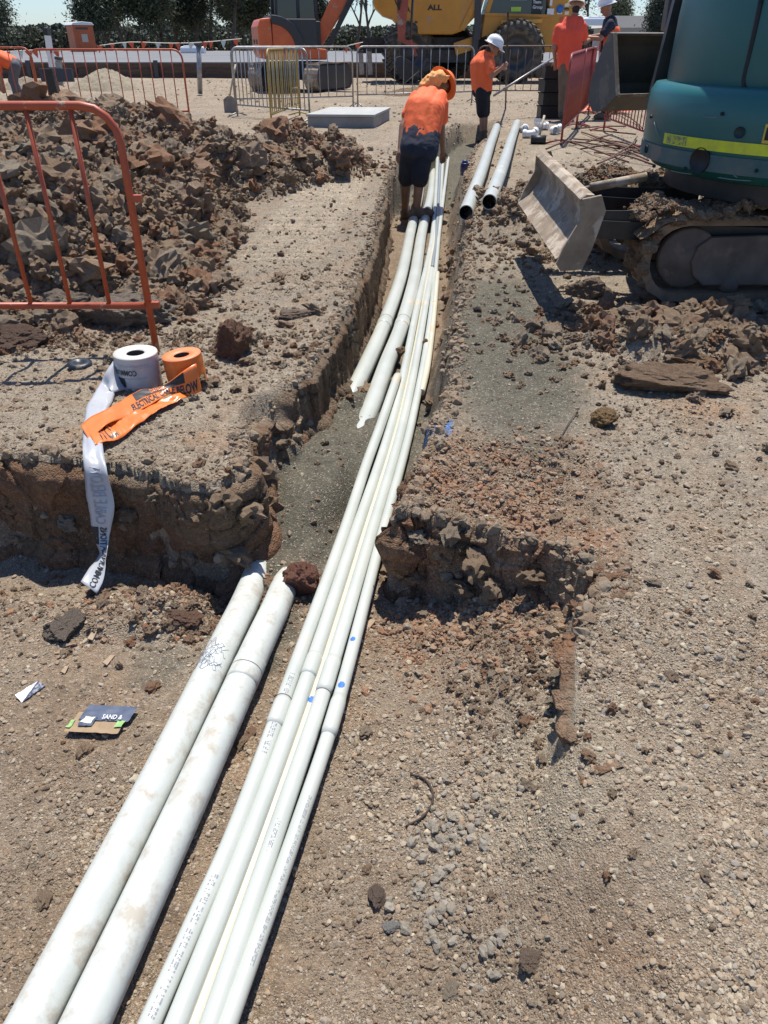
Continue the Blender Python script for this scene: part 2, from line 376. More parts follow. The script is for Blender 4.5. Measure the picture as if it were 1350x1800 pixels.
def grid_mesh(name, X, Y, Z, C, m):
    nr, nc = X.shape; me = bpy.data.meshes.new(name)
    me.vertices.add(nr*nc); me.vertices.foreach_set('co', np.stack([X, Y, Z], -1).astype(np.float32).ravel())
    idx = np.arange(nr*nc).reshape(nr, nc); q = np.stack([idx[:-1, :-1], idx[:-1, 1:], idx[1:, 1:], idx[1:, :-1]], -1).reshape(-1, 4)
    me.loops.add(q.size); me.loops.foreach_set('vertex_index', q.ravel().astype(np.int32))
    me.polygons.add(len(q)); me.polygons.foreach_set('loop_start', np.arange(0, q.size, 4, dtype=np.int32))
    me.polygons.foreach_set('use_smooth', np.ones(len(q), bool)); me.update(calc_edges=True)
    ca = me.color_attributes.new('Col', 'FLOAT_COLOR', 'POINT')
    ca.data.foreach_set('color', np.concatenate([C.reshape(-1, 3), np.ones((nr*nc, 1))], 1).astype(np.float32).ravel())
    me.materials.append(m); me.validate(); return link(bpy.data.objects.new(name, me))
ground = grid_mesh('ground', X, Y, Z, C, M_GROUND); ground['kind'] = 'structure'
# cut faces: rough sheets hung down the steep edges, cracked into blocks
def wall_sheet(name, path, n_s, n_t, depth_in, seed, amp=.03, red=.35, layers=False, fine=1.0):
    """path: (x, y) along the outline; face stands just inside it and follows the ground above and below"""
    pts = np.array(path, float); seg = np.hypot(*np.diff(pts, axis=0).T); cs = np.concatenate([[0], np.cumsum(seg)])
    # spacing follows distance from the photographer
    tt = np.linspace(0, 1, n_s); sarc = cs[-1]*(tt if not layers else tt**1.5)
    px = np.interp(sarc, cs, pts[:, 0]); py = np.interp(sarc, cs, pts[:, 1]); qx, qy = px.copy(), py.copy()
    for _ in range(4): qx, qy = px-.045*fbm(qx*5, qy*5, 0, 4, 21)*ss(1.5, 2.2, qy), py-.055*fbm(qx*5, qy*5, 0, 4, 22)
    px, py = qx, qy
    k = 9; ker = np.ones(k)/k; ex = np.convolve(np.pad(px, k//2, 'edge'), ker, 'valid'); ey = np.convolve(np.pad(py, k//2, 'edge'), ker, 'valid')
    tx = np.gradient(ex, sarc); ty = np.gradient(ey, sarc); l = np.hypot(tx, ty); nx, ny = ty/l, -tx/l    # inward normal (to the right of travel)
    zt = hgt_v(ex-nx*.07, ey-ny*.07); zb = hgt_v(ex+nx*(depth_in+.05), ey+ny*(depth_in+.05))
    t = np.linspace(0, 1, n_t)[None, :]; S_, T_ = np.broadcast_arrays(sarc[:, None], t)
    zz = zt[:, None]*(1-T_)+zb[:, None]*T_
    f1, e, cv = worley(S_*7*fine+.6*vnoise(S_*4, zz*4, 0, seed), zz*9*fine+.6*vnoise(S_*4, zz*4, 5, seed), seed)
    f1b, eb, cvb = worley(S_*22, zz*26, seed+5)
    d = amp*(1.9*fbm(S_*2.2, zz*3, 0, 4, seed)+.65*(cv-.5)+(.2+.5*(fine-1))*(cvb-.5))
    crack = ss(.055, .0, e)*ss(-.1, .3, vnoise(S_*2, zz*2, 3, seed+2)+.12)+.5*ss(.07, .0, eb)*ss(0, .3, vnoise(S_*5, zz*5, 3, seed+3))
    d = d-.028*crack
    if layers:
        d = d*.6+.010*np.sin(S_*60+6*vnoise(S_*3, zz*2, 0, seed))*ss(-.2, .4, vnoise(S_*1.3, zz, 0, seed+8))+.014*fbm(S_*28+zz*9, zz*3, 0, 3, seed+9)
    inn = depth_in+d
    inn = inn-ss(.16, 0, T_)*(depth_in+.05)*1.0+ss(.82, 1, T_)*.05
    lip = ss(.05, 0, T_)
    Xw = ex[:, None]+nx[:, None]*inn; Yw = ey[:, None]+ny[:, None]*inn; Zw = zz+.006-.03*lip-.04*ss(.93, 1, T_)+.008*fbm(S_*12, zz*12, 0, 3, seed+4)
    n2 = fbm(S_*3, zz*4, 0, 4, seed+6); c = np.broadcast_to(CLAY*.9, Xw.shape+(3,)).copy()
    c = mixc(c, RED*.9, np.clip(red+n2*1.2, 0, .9)); c = mixc(c, DUST*.9, ss(.12, .0, T_+.10*n2)*.85); c = mixc(c, DARK*.9, np.clip(crack, 0, 1)*.8)
    c = c*(1+.3*(cv-.5)[..., None]*.8)
    if layers: c = mixc(c*.95, DUST*.75, np.clip(.2+.9*np.sin(S_*38+7*vnoise(S_*2, zz*2, 0, 3)), 0, 1)*.4)
    o = grid_mesh(name, Xw, Yw, Zw, np.clip(c, .02, .9), M_WALL); o['kind'] = 'structure'; return o
P2 = [(a, b) for a, b, _ in PIT]
wall_sheet('pit_wall', P2[1:12], 640, 64, .035, 201, amp=.034, red=.3)
wall_sheet('trench_wall', P2[10:17], 700, 44, .04, 231, amp=.016, red=.0, layers=True)
wall_sheet('bank_wall', P2[[p[:2] for p in PIT].index((.15,2.6)):[p[:2] for p in PIT].index((.50,1.34))+2], 620, 60, .03, 261, amp=.045, red=.4, fine=1.8)
# ---------------------------------------------------------------- loose stones and clods
WALLS = {o.name: o for o in bpy.data.objects if o.name.endswith('_wall')}
def rock_mesh(name, seed, sub=2, planes=9, rough=.1, squash=(1, .85, .65), m=None, smooth=False):
    r = np.random.default_rng(seed); bm = bmesh.new(); bmesh.ops.create_icosphere(bm, subdivisions=sub, radius=1)
    V = np.array([v.co[:] for v in bm.verts]); n = r.normal(size=(planes, 3)); n /= np.linalg.norm(n, axis=1)[:, None]; h = r.uniform(.55, .95, planes)
    dn = V @ n.T; rr = np.where(dn > .05, h/np.maximum(dn, .05), 9).min(1); rr = np.minimum(rr, 1.12)
    rr = rr*(1+rough*fbm(V[:, 0]*2.6, V[:, 1]*2.6, V[:, 2]*2.6+seed, 5, seed, .6)*1.3)
    V = V*rr[:, None]*np.array(squash)*r.uniform(.85, 1.15, 3)
    for v, c in zip(bm.verts, V): v.co = c
    me = bpy.data.meshes.new(name); bm.to_mesh(me); bm.free()
    if smooth: me.shade_smooth()
    me.materials.append(m); return me
PEB = [rock_mesh('pebble_%d' % i, 300+i, 1 if i < 4 else 2, 6, .06, (1,.8,.55), m=M_GRAVEL) for i in range(8)]
CLO = [rock_mesh('clod_%d' % i, 400+i, 3, 8, .55, (1, .85, .72), m=M_CLOD) for i in range(10)]
def shapes_collection(name, meshes):
    c = bpy.data.collections.new(name)
    for me in meshes: c.objects.link(bpy.data.objects.new(me.name, me))
    return c
C_PEB = shapes_collection('pebble_shapes', PEB); C_CLO = shapes_collection('clod_shapes', CLO)
def scatter(name, pts, scl, coll, parent=None, seed=0):
    me = bpy.data.meshes.new(name); n = len(pts); me.vertices.add(n); me.vertices.foreach_set('co', pts.astype(np.float32).ravel())
    a = me.attributes.new('scl', 'FLOAT', 'POINT'); a.data.foreach_set('value', scl.astype(np.float32))
    r = np.random.default_rng(seed); a = me.attributes.new('rot', 'FLOAT_VECTOR', 'POINT'); a.data.foreach_set('vector', np.stack([r.normal(0, .5, n), r.normal(0, .5, n), r.uniform(0, 6.28, n)], -1).astype(np.float32).ravel())
    a = me.attributes.new('pick', 'INT', 'POINT'); a.data.foreach_set('value', r.integers(0, len(coll.objects), n).astype(np.int32))
    o = link(bpy.data.objects.new(name, me), parent); g = bpy.data.node_groups.new(name, 'GeometryNodeTree')
    g.interface.new_socket('Geometry', in_out='INPUT', socket_type='NodeSocketGeometry'); g.interface.new_socket('Geometry', in_out='OUTPUT', socket_type='NodeSocketGeometry')
    N = g.nodes; L = g.links; gi = N.new('NodeGroupInput'); go = N.new('NodeGroupOutput'); ip = N.new('GeometryNodeInstanceOnPoints'); ci = N.new('GeometryNodeCollectionInfo')
    ci.inputs['Collection'].default_value = coll; ci.inputs['Separate Children'].default_value = True; ci.inputs['Reset Children'].default_value = True
    def attr(nm, ty):
        q = N.new('GeometryNodeInputNamedAttribute'); q.data_type = ty; q.inputs[0].default_value = nm; return q.outputs[0]
    ip.inputs['Pick Instance'].default_value = True
    L.new(gi.outputs[0], ip.inputs['Points']); L.new(ci.outputs[0], ip.inputs['Instance']); L.new(attr('pick', 'INT'), ip.inputs['Instance Index'])
    L.new(attr('rot', 'FLOAT_VECTOR'), ip.inputs['Rotation']); L.new(attr('scl', 'FLOAT'), ip.inputs['Scale']); L.new(ip.outputs[0], go.inputs[0])
    o.modifiers.new('scatter', 'NODES').node_group = g; return o
def sample_xy(n, y0, y1, pw, half=.66, off=.4):
    u = rng.uniform(0, 1, n); e = 1-pw; y = (y0**e+u*(y1**e-y0**e))**(1/e); return rng.uniform(-1, 1, n)*(off+half*y), y
def zones(x, y):
    sd, wid = pit_sd(x, y); s = ss(0, 1, sd/wid); tren, t2, lft, rgt = sandmask(x, y)
    sand = np.maximum(np.maximum(np.maximum(tren, lft), t2)*s, rgt*(1-s)); m1, m2, m3 = heap_mask(x, y)
    steep = (sd > -.005) & (sd < wid+.012) & (wid < .07); return s, sand, np.clip((m1+m2+m3)*1.5, 0, 1)*(1-s), steep
# pebbles
x, y = sample_xy(430000, .6, 18, 1.8)
s, sand, hm, steep = zones(x, y); clump = fbm(x*1.7, y*1.7, 0, 4, 401); keep = (rng.uniform(0, 1, len(x)) < (1-.93*sand)*(1-.6*hm)*np.clip(.62+1.5*clump, .12, 1)) & ~steep
keep &= ~((y > 3.5) & (s > .5) & (y < 9) & (rng.uniform(0, 1, len(x)) < .8))
x, y = x[keep], y[keep]
r = np.clip(.0017*(rng.pareto(2.45, len(x))+1), .0017, .0125)*np.clip(.75+.12*y, .8, 2.0); clump = clump[keep]; r = np.clip(r*(1+.5*np.clip(clump, -.6, 1)), .0015, .022)
z = hgt_v(x, y); gravel = scatter('gravel', np.stack([x, y, z+r*.15], -1), r, C_PEB, seed=1); gravel['kind'] = 'stuff'; gravel['label'] = 'loose crushed gravel spread over the dirt'; gravel['category'] = 'gravel'
# ---------------------------------------------------------------- spoil heaps
def heap_clods(root, n, xr, yr, which, rmin, rmax, seed, nr, offs=.35):
    r_ = np.random.default_rng(seed); got = []
    while len(got) < n:
        x = r_.uniform(*xr, 400); y = r_.uniform(*yr, 400); ms = heap_mask(x, y); m = np.maximum.reduce([ms[i] for i in which])
        for a, b, c in zip(x, y, m):
            if c > .12 and abs(a) < .55*b+.6: got.append((a, b))
            if len(got) >= n: break
    for i, (a, b) in enumerate(got):
        rad = rmin+(rmax-rmin)*r_.random()**3.2
        if i < 5: rad = rmax*1.15
        o = bpy.data.objects.new('clod', CLO[int(r_.integers(0, len(CLO)))]); link(o, root)
        rad *= .82
        o.location = Vector((a, b, hgt(a, b)+rad*offs))-root.location; o.scale = (rad, rad*r_.uniform(.7, 1), rad*r_.uniform(.6, 1)); o.rotation_euler = (r_.uniform(-.7, .7), r_.uniform(-.7, .7), r_.uniform(0, 6.3))
    x = r_.uniform(*xr, nr); y = r_.uniform(*yr, nr); ms = heap_mask(x, y); m = np.maximum.reduce([ms[i] for i in which]); k = m > .03*r_.uniform(0, 2, nr)
    x, y = x[k], y[k]; rad = np.clip(.011*(r_.pareto(1.9, len(x))+1), .011, .08)
    z = hgt_v(x, y); ru = scatter('rubble', np.stack([x, y, z+rad*.3], -1)-np.array(root.location)[None], rad, C_CLO, root, seed); ru['kind'] = 'stuff'
heap = empty('spoil_heap', (-3.0, 6.8, 0), 0, 'large brown heap of dug clay clods behind the near orange barrier', 'dirt heap')
heap_clods(heap, 290, (-5.6, -.9), (3.9, 9.6), (0,), .035, .25, 11, 60000)
heap2 = empty('spoil_heap', (-.98, 9.3, 0), 0, 'small dark clod heap by the trench in front of the yellow barrier', 'dirt heap')
heap_clods(heap2, 110, (-2.3, -.2), (7.2, 10.4), (1, 2), .04, .2, 12, 7000)
# rubble strewn elsewhere: right bank, machine side, trench rims
def stone_strew(spec, seed):
    r_ = np.random.default_rng(seed); P_, R_ = [], []
    for cx, cy, sx, sy, n, r0, r1 in spec:
        x = r_.normal(cx, sx, n); y = r_.normal(cy, sy, n); s, sand, hm, steep = zones(x, y); k = ~steep & (y > .65); x, y = x[k], y[k]
        rad = np.clip(r0*(r_.pareto(2.2, len(x))+1), r0, r1); P_.append(np.stack([x, y, hgt_v(x, y)+rad*.25], -1)); R_.append(rad)
    return np.concatenate(P_), np.concatenate(R_)
pp, rr = stone_strew([(2.3,3.95,.75,.27,3600,.012,.075), (1.35,6.6,.45,.6,900,.012,.06), (.4,1.62,.1,.22,500,.004,.018),
    (-.65,2.15,.22,.12,500,.005,.024), (-1.5,2.2,.5,.12,500,.004,.016), (.85,5.6,.3,1.2,350,.006,.022), (-.6,4.8,.4,1.3,500,.005,.022), (1.4,2.6,.8,.6,700,.004,.014), (-.85,3.7,.25,.35,350,.006,.025),
    (.8,1.0,.5,.4,300,.004,.012), (-1.9,3.9,.8,.12,800,.008,.03), (-.3,9.9,.6,.6,300,.012,.05),(3.0,7.5,1.2,.9,500,.015,.06)], 21)
pr, rr2 = stone_strew([(.38,2.42,.22,.18,4200,.003,.015), (.3,2.02,.2,.06,1400,.004,.018), (.3,1.85,.22,.12,1200,.003,.016), (-.62,2.2,.16,.08,900,.003,.014), (-.9,2.12,.25,.06,900,.003,.014)], 26)
M_RCR = soil_mat('red_crumb', pal=[tuple(RED*1.15), tuple(CLAY*1.7), tuple(DUST*1.05), tuple(RED*1.3), tuple(CLAY*1.4)], bstr=.5); C_RCR = shapes_collection('red_crumb_shapes', [rock_mesh('red_crumb_%d' % i, 740+i, 2, 8, .4, (1,.85,.7), M_RCR) for i in range(6)])
rc = scatter('red_crumbs', pr, rr2, C_RCR, seed=27); rc['kind'] = 'stuff'; rc['label'] = 'reddish crumbs of clay on and below the cut bank'; rc['category'] = 'rubble'
# crumbs along every broken edge, half in and half out of the cut
ed = []
vis = P2[1:22]+[None]+P2[22:42]
for (a, c_) in zip(vis[:-1], vis[1:]):
    if a is None or c_ is None: continue
    L_ = math.hypot(c_[0]-a[0], c_[1]-a[1]); n = int(L_*900/(.5+.28*max(a[1], 1))); t = rng.uniform(0, 1, n); ex_ = a[0]+(c_[0]-a[0])*t; ey_ = a[1]+(c_[1]-a[1])*t
    for _ in range(1): ex_, ey_ = ex_-.045*fbm(ex_*5, ey_*5, 0, 4, 21)*ss(1.5, 2.2, ey_), ey_-.055*fbm(ex_*5, ey_*5, 0, 4, 22)
    ed.append(np.stack([ex_+rng.normal(0, .035, n), ey_+rng.normal(0, .035, n)], -1))
ed = np.concatenate(ed); rad = np.clip(.0042*(rng.pareto(1.9, len(ed))+1), .004, .028)
M_ECR = soil_mat('edge_crumb', pal=[tuple(DUST*.95), tuple(CLAY*1.5), tuple(DUST*1.1), tuple(CLAY*1.9), tuple(DUST*.85)], bstr=.6); C_ECR = shapes_collection('edge_crumb_shapes', [rock_mesh('edge_crumb_%d' % i, 780+i, 2, 8, .4, (1,.85,.7), M_ECR) for i in range(7)])
ec = scatter('edge_crumbs', np.concatenate([ed, (hgt_v(ed[:, 0], ed[:, 1])+rad*.1)[:, None]], 1), rad, C_ECR, seed=28); ec['kind'] = 'stuff'; ec['label'] = 'crumbs of earth along the broken edges of pit and trench'; ec['category'] = 'rubble'
x, y = sample_xy(110000, .65, 11, 1.6); s, sand, hm, steep = zones(x, y); cl = fbm(x*1.4+9, y*1.4, 0, 4, 411); k = (~steep) & (rng.uniform(0, 1, len(x)) < (1-.9*sand)*np.clip(.35+1.9*cl+.35*((x < 0) & (y > 2.5)), 0, 1)) & ~((s > .5) & (y > 3.5)); x, y = x[k], y[k]
rad = np.clip(.0024*(rng.pareto(2.1, len(x))+1), .0024, .016)*np.clip(.42+.22*y, .6, 1.7); dcr = scatter('dirt_crumbs', np.stack([x, y, hgt_v(x, y)+rad*.1], -1), rad, C_ECR, seed=29); dcr['kind'] = 'stuff'; dcr['label'] = 'fine dusty lumps of dry earth over the ground'; dcr['category'] = 'dirt'
lr = scatter('loose_rubble', pp, rr, C_CLO, seed=22); lr['kind'] = 'stuff'; lr['label'] = 'loose crumbled clay rubble scattered round trench and digger'; lr['category'] = 'rubble'
x = rng.uniform(-12, 12, 26000); y = 7+24*rng.uniform(0, 1, 26000)**.8; s, sand, hm, steep = zones(x, y); k = (np.abs(x) < .62*y+1) & (s < .2) & (hm < .2) & (fbm(x*.5, y*.5, 0, 3, 402) > rng.uniform(-.35, .6, 26000)); x, y = x[k], y[k]; rad = np.clip(.008*(rng.pareto(2.5, len(x))+1), .008, .05)
M_FST = soil_mat('far_stone', pal=[tuple(DUST*.9), tuple(CLAY*1.4), tuple(DUST*1.15), tuple(CLAY*1.8)], bstr=.5); fs_ = scatter('far_stones', np.stack([x, y, hgt_v(x, y)+rad*.1], -1), rad, shapes_collection('far_stone_shapes', [rock_mesh('far_stone_%d' % i, 820+i, 1, 7, .2, (1,.8,.6), M_FST) for i in range(5)]), seed=23); fs_['kind'] = 'stuff'; fs_['label'] = 'small stones scattered over the open ground towards the barriers'; fs_['category'] = 'stones'
M_CRUMB = soil_mat('crumbled_mortar', pal=[(.40,.345,.27), (.33,.285,.22), (.43,.38,.30)], bstr=.6); C_CRU = shapes_collection('crumb_shapes', [rock_mesh('crumb_%d' % i, 700+i, 2, 7, .3, (1,.85,.6), M_CRUMB) for i in range(5)])
pa = []; ra = []
for u, v, su, sv_, n in ((800,1420,42,26,260), (770,1530,34,55,240), (860,1640,34,34,80)):
    for _ in range(n):
        p = P(random.gauss(u, su), random.gauss(v, sv_), -.3); z = hgt(p.x, p.y); r1 = min(.017, .0028*(random.paretovariate(1.7))); pa.append((p.x, p.y, z+r1*.3)); ra.append(r1)
mo = scatter('crumbled_mortar', np.array(pa), np.array(ra), C_CRU, seed=24); mo['kind'] = 'stuff'; mo['label'] = 'pale grey crumbled mortar lumps in the foreground gravel'; mo['category'] = 'rubble'
# blocks of clay standing out of the cut faces
r_ = np.random.default_rng(51)
for nm, spots in (('pit_wall', [(-.60,2.36,-.08,.075),(-.55,2.42,-.17,.09),(-.53,2.52,-.28,.08),(-.57,2.34,-.30,.06),(-.70,2.36,-.12,.05),(-.86,2.44,-.10,.045),(-1.02,2.49,-.2,.05),(-.54,2.66,-.10,.075),(-.56,2.86,-.2,.08),(-.50,2.72,-.34,.07),(-1.3,2.52,-.28,.045),(-.76,2.36,-.33,.05),(-.58,3.0,-.12,.07),(-.50,3.08,-.26,.07)]),
        ('bank_wall', [(.11,2.22,-.14,.045),(.2,2.2,-.2,.055),(.33,2.11,-.17,.06),(.38,2.06,-.24,.05),(.28,2.12,-.30,.045),(.12,2.2,-.32,.04),(.5,2.0,-.16,.045),(.10,2.36,-.26,.04),(.62,1.84,-.16,.035),(.52,1.58,-.20,.03),(.49,1.5,-.22,.028),(.48,1.4,-.22,.025),(.15,2.52,-.12,.05),(.24,2.18,-.10,.05)])):
    for a, b_, zz, rad in spots:
        o = link(bpy.data.objects.new('clay_block', CLO[int(r_.integers(0, 10))]), WALLS[nm]); o.location = (a, b_, zz); o.scale = (rad, rad*.8, rad*r_.uniform(.7, 1)); o.rotation_euler = (r_.uniform(-.5,.5), r_.uniform(-.5,.5), r_.uniform(0,6))
# stones one can pick out, lying on the ground
r_ = np.random.default_rng(31)
for i in range(230):
    k = i % 5
    if k == 0: a, b, rad = r_.normal(2.2, .7), r_.normal(3.95, .22), r_.uniform(.035, .09)
    elif k == 1: a, b, rad = r_.uniform(-.1, 1.6), r_.uniform(.8, 2.9), r_.uniform(.012, .026)
    elif k == 2: a, b, rad = r_.uniform(-1.4, .2), r_.uniform(1.0, 2.3), r_.uniform(.010, .026)
    elif k == 3: a, b, rad = r_.uniform(-2.0, -.4), r_.uniform(3.0, 5.2), r_.uniform(.018, .06)
    else: a, b, rad = r_.uniform(.6, 2.0), r_.uniform(2.4, 7.5), r_.uniform(.015, .05)
    s1, sa1, hm1, st1 = zones(np.array([a]), np.array([b]))
    if st1[0] or (a < -.9 and abs(b-3.2) < .25) or (sa1[0] > .5 and r_.random() < .8): continue
    o = link(bpy.data.objects.new('stone', CLO[int(r_.integers(0, 10))] if rad > .02 else PEB[4+int(r_.integers(0, 4))]), ground)
    o.location = G(a, b, rad*.22); o.scale = (rad, rad*.85, rad*.65); o.rotation_euler = (r_.uniform(-.5, .5), r_.uniform(-.5, .5), r_.uniform(0, 6.3))
def big_rock(u, v, w, label, col, seed, sq=(1, .8, .6), z=None, rz=0, sink=.3, planes=8, rough=.2, nm='rock'):
    p = P(u, v, -.05 if z is None else z)
    for _ in range(8): p = P(u, v, hgt(p.x, p.y))
    m = soil_mat('rock_soil', pal=[tuple(np.array(col)*.95), tuple(np.array(col)*1.05)], bstr=.9)
    me = rock_mesh(nm, seed, 5, planes, rough, sq, m); o = link(bpy.data.objects.new(nm, me)); r = w/2
    o.scale = (r, r, r); o.location = p+Vector((0, 0, r*sq[2]*(1-sink)*.8)); o.rotation_euler = (0, 0, rz); tag(o, label, 'rock'); return o
big_rock(412, 625, .26, 'reddish clay block at the corner above the trench, behind the orange tape roll', (.25,.14,.09), 501, (.85,.9,.95), z=0)
big_rock(532, 1035, .15, 'red brown rock between the capped large pipe and the thin pipes', (.27,.125,.085), 502, (1,.85,.85), z=-.4)
big_rock(1172, 682, .5, 'long flat ochre slab of hard clay below the digger track', (.27,.18,.115), 503, (1,.42,.26), z=0, rz=-.25)
big_rock(1218, 640, .34, 'orange topped flat rock just above the long ochre slab', (.29,.18,.10), 504, (1,.4,.25), z=0, rz=-.15)
big_rock(512, 556, .22, 'thin tan flake of rock lying alone left of the trench', (.3,.22,.16), 505, (1,.5,.22), z=0, rz=.1)
big_rock(118, 1108, .15, 'grey brown clod with a hollow beside the white tape end', (.27,.215,.165), 506, (1,.85,.5))
big_rock(322, 1088, .15, 'orange brown flat clod left of the broken large pipe', (.26,.15,.10), 507, (1,.6,.35), rz=-.3)
big_rock(662, 1578, .055, 'brown pointed stone by the grey crumbled patch in the foreground', (.24,.17,.13), 508, (.8,1,.6))
big_rock(688, 1632, .045, 'small pale grey square stone in the foreground', (.42,.39,.35), 509, (1,.9,.45))
big_rock(1060, 742, .12, 'ochre clod half buried alone in the gravel right of the grey sand', (.33,.21,.10), 510, (1,.9,.7), sink=.6)
big_rock(1035, 520, .28, 'tan boulder in front of the dozer blade shadow', (.26,.19,.14), 511, (1,.7,.55))
big_rock(108, 562, .42, 'wide grey boulder at the foot of the heap beneath the near barrier rail', (.24,.19,.145), 512, (1,.6,.45))
big_rock(225, 565, .5, 'broad dusty grey boulder at the foot of the heap left of the barrier leg', (.26,.21,.16), 513, (1,.6,.45))
big_rock(30, 610, .3, 'dark brown block at the left picture edge below the barrier rail', (.17,.11,.08), 514, (1,.7,.5))
big_rock(930, 1690, .055, 'rounded tan stone on the orange soil in the foreground', (.33,.24,.17), 515, (1,.9,.7))
big_rock(840, 548, .06, 'small dark stone on the grey sand right of the trench', (.16,.12,.1), 516)
# ---------------------------------------------------------------- pipes
M_PVC = mat('pvc', (.51,.525,.47), .3, col2=(.45,.47,.42), scale=3, dust=.06, dcol=(.5,.44,.34))
M_PVCY = mat('pvc_yellowed', (.54,.515,.39), .33, col2=(.6,.57,.45), scale=3, dust=.08, dcol=(.5,.42,.3))
M_PVCD = mat('pvc_dusty', (.51,.525,.475), .36, col2=(.54,.56,.51), scale=22, dust=.5, dcol=(.36,.30,.225), dsoft=.08, dmax=.7, bump=.1, bscale=60)
M_GAPSHADE = mat('gap_shade', (.22,.25,.26), .4)  # grey of the shadow between the thin pipes, put in as colour
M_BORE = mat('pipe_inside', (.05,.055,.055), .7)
M_INK = mat('pipe_ink', (.27,.28,.3), .8); M_BLUE = mat('blue_marker', (.03,.15,.45), .6); M_PRIM = mat('joint_line', (.12,.1,.09), .7)
def spline(pts, step=.04):
    pts = [Vector(p) for p in pts]; out = []
    ext = [pts[0]*2-pts[1]]+pts+[pts[-1]*2-pts[-2]]
    for i in range(1, len(ext)-2):
        p0, p1, p2, p3 = ext[i-1:i+3]; n = max(2, int((p2-p1).length/step))
        for k in range(n):
            t = k/n; out.append(.5*((2*p1)+(-p0+p2)*t+(2*p0-5*p1+4*p2-p3)*t*t+(-p0+3*p1-3*p2+p3)*t**3))
    return out+[pts[-1]]
def along(path, d):
    for i in range(len(path)-1):
        l = (path[i+1]-path[i]).length
        if d <= l or i == len(path)-2: return path[i].lerp(path[i+1], min(1, d/l)), (path[i+1]-path[i]).normalized()
        d -= l
def at_v(path, v):
    """distance along the path of the point seen at picture row v"""
    best, dd, bd = 1e9, 0, 0
    for i, p in enumerate(path):
        if i: dd += (path[i]-path[i-1]).length
        q = Vector(p)-cam.location; down = -q.z; t = (CP*down-SP*q.y)/(CP*q.y+SP*down)
        if abs(900+FPX*t-v) < best: best = abs(900+FPX*t-v); bd = dd
    return bd
def pipe(name, pts, r, m, label, group=None, hollow=0.0, joints=(), bells=(), cat='pipe', marks=(), prints=(), open_ends=(False, False), step=.04):
    path = spline(pts, step); o = None; mb = MB(); n = 28
    if hollow:
        mb.tube(path, r, n, cap=False); inner = path; mb2 = MB(); mb2.tube(path, r*.9, n, cap=False); 
        for e, i in ((0, 0), (1, -1)):
            d = (path[1]-path[0]) if e == 0 else (path[-1]-path[-2]); a, b = frame_of(d); ring = []
            vs = []
            for rr in (r, r*.9):
                for k in range(n): t = 2*math.pi*k/n; vs.append(path[i]+a*(rr*math.cos(t))+b*(rr*math.sin(t)))
            mb.add(vs, [(k, (k+1) % n, n+(k+1) % n, n+k) for k in range(n)])
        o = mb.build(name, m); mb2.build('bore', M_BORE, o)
    else:
        mb.tube(path, r, n); o = mb.build(name, m)
    tag(o, label, cat, group)
    for v, ln, f in bells:
        d = at_v(path, v); pt = [along(path, d+ln*k/6)[0] for k in range(7)]; b = MB()
        b.tube(pt, r, n, rad=[r*1.005, r*f, r*f, r*f, r*f, r*f, r*1.01]); b.build('socket', m, o)
    for v in joints:
        d = at_v(path, v); b = MB(); b.tube([along(path, d)[0], along(path, d+.004)[0]], r*1.02, n); b.build('joint_ring', M_PRIM, o)
    for v, ang, w, col in marks:
        d = at_v(path, v); p, t = along(path, d); a, b_ = frame_of(t); bm_ = MB()
        vs = []; N = 6
        for i in range(N):
            for j in range(N):
                th = ang+(j/(N-1)-.5)*w/r; q, _ = along(path, d+(i/(N-1)-.5)*w*1.2); vs.append(q+(a*math.cos(th)+b_*math.sin(th))*(r*1.012 if True else r))
        fs = [(i*N+j, (i+1)*N+j, (i+1)*N+j+1, i*N+j+1) for i in range(N-1) for j in range(N-1) if not ((i in (0, N-2)) and (j in (0, N-2)))]
        bm_.add(vs, fs, True); bm_.build('paint_mark', col, o)
    for v0, v1, ang, h in prints:
        d0, d1 = sorted((at_v(path, v0), at_v(path, v1))); bm_ = MB(); q = random.Random(int(v0)); d = d0
        while d < d1:
            l = q.uniform(.0015, .004)
            for row in range(3):
                if q.random() < .62:
                    th = ang+(row-1)*h/3/r; vs = []
                    for dd, tt in ((0, 0), (l, 0), (l, .7), (0, .7)):
                        pp_, t = along(path, d+dd*.8); a, b_ = frame_of(t); t2 = th+tt*h/3/r; vs.append(pp_+(a*math.cos(t2)+b_*math.sin(t2))*(r*1.008+.0002))
                    bm_.add(vs, [(0, 1, 2, 3)])
            d += l*(1.0 if q.random() < .85 else 2.6)
        bm_.build('print_line', M_INK, o)
    return o
def scrawl(o, path, r, d0, n, col, seed, span=.06):
    q = random.Random(seed); mb = MB()
    for i in range(n):
        d = d0+q.uniform(-span, span); th0 = q.uniform(.6, 1.6); pts = []
        for k in range(12):
            p, t = along(path, d+.012*math.sin(k*.7+i)+k*q.uniform(-.001, .0035)); a, b_ = frame_of(t); th = th0+k*.11
            pts.append(p+(a*math.cos(th)+b_*math.sin(th))*(r*1.01))
        mb.tube(pts, .0006, 4)
    mb.build('pen_scribble', col, o)
zf = -.42
R5 = .0252
Zs = zf+R5+.03
GS = 'thin white conduits running along the trench'
pipe('thin_conduit', [P(160,2040,Zs), P(263,1800,Zs), P(340,1627,Zs), P(418,1450,Zs), P(513,1190,Zs), P(600,950,Zs), P(643,820,Zs+.01), P(670,745,Zs+.03), P(695,672,Zs+.05), P(699,662,Zs+.03)], R5, M_PVC,
     'leftmost thin white conduit with a printed line, ending at a clod mid trench', GS, bells=((1235,-.11,1.12),), joints=(1240,), prints=((1330,1195,1.25,.018),(1790,1560,1.25,.018)))
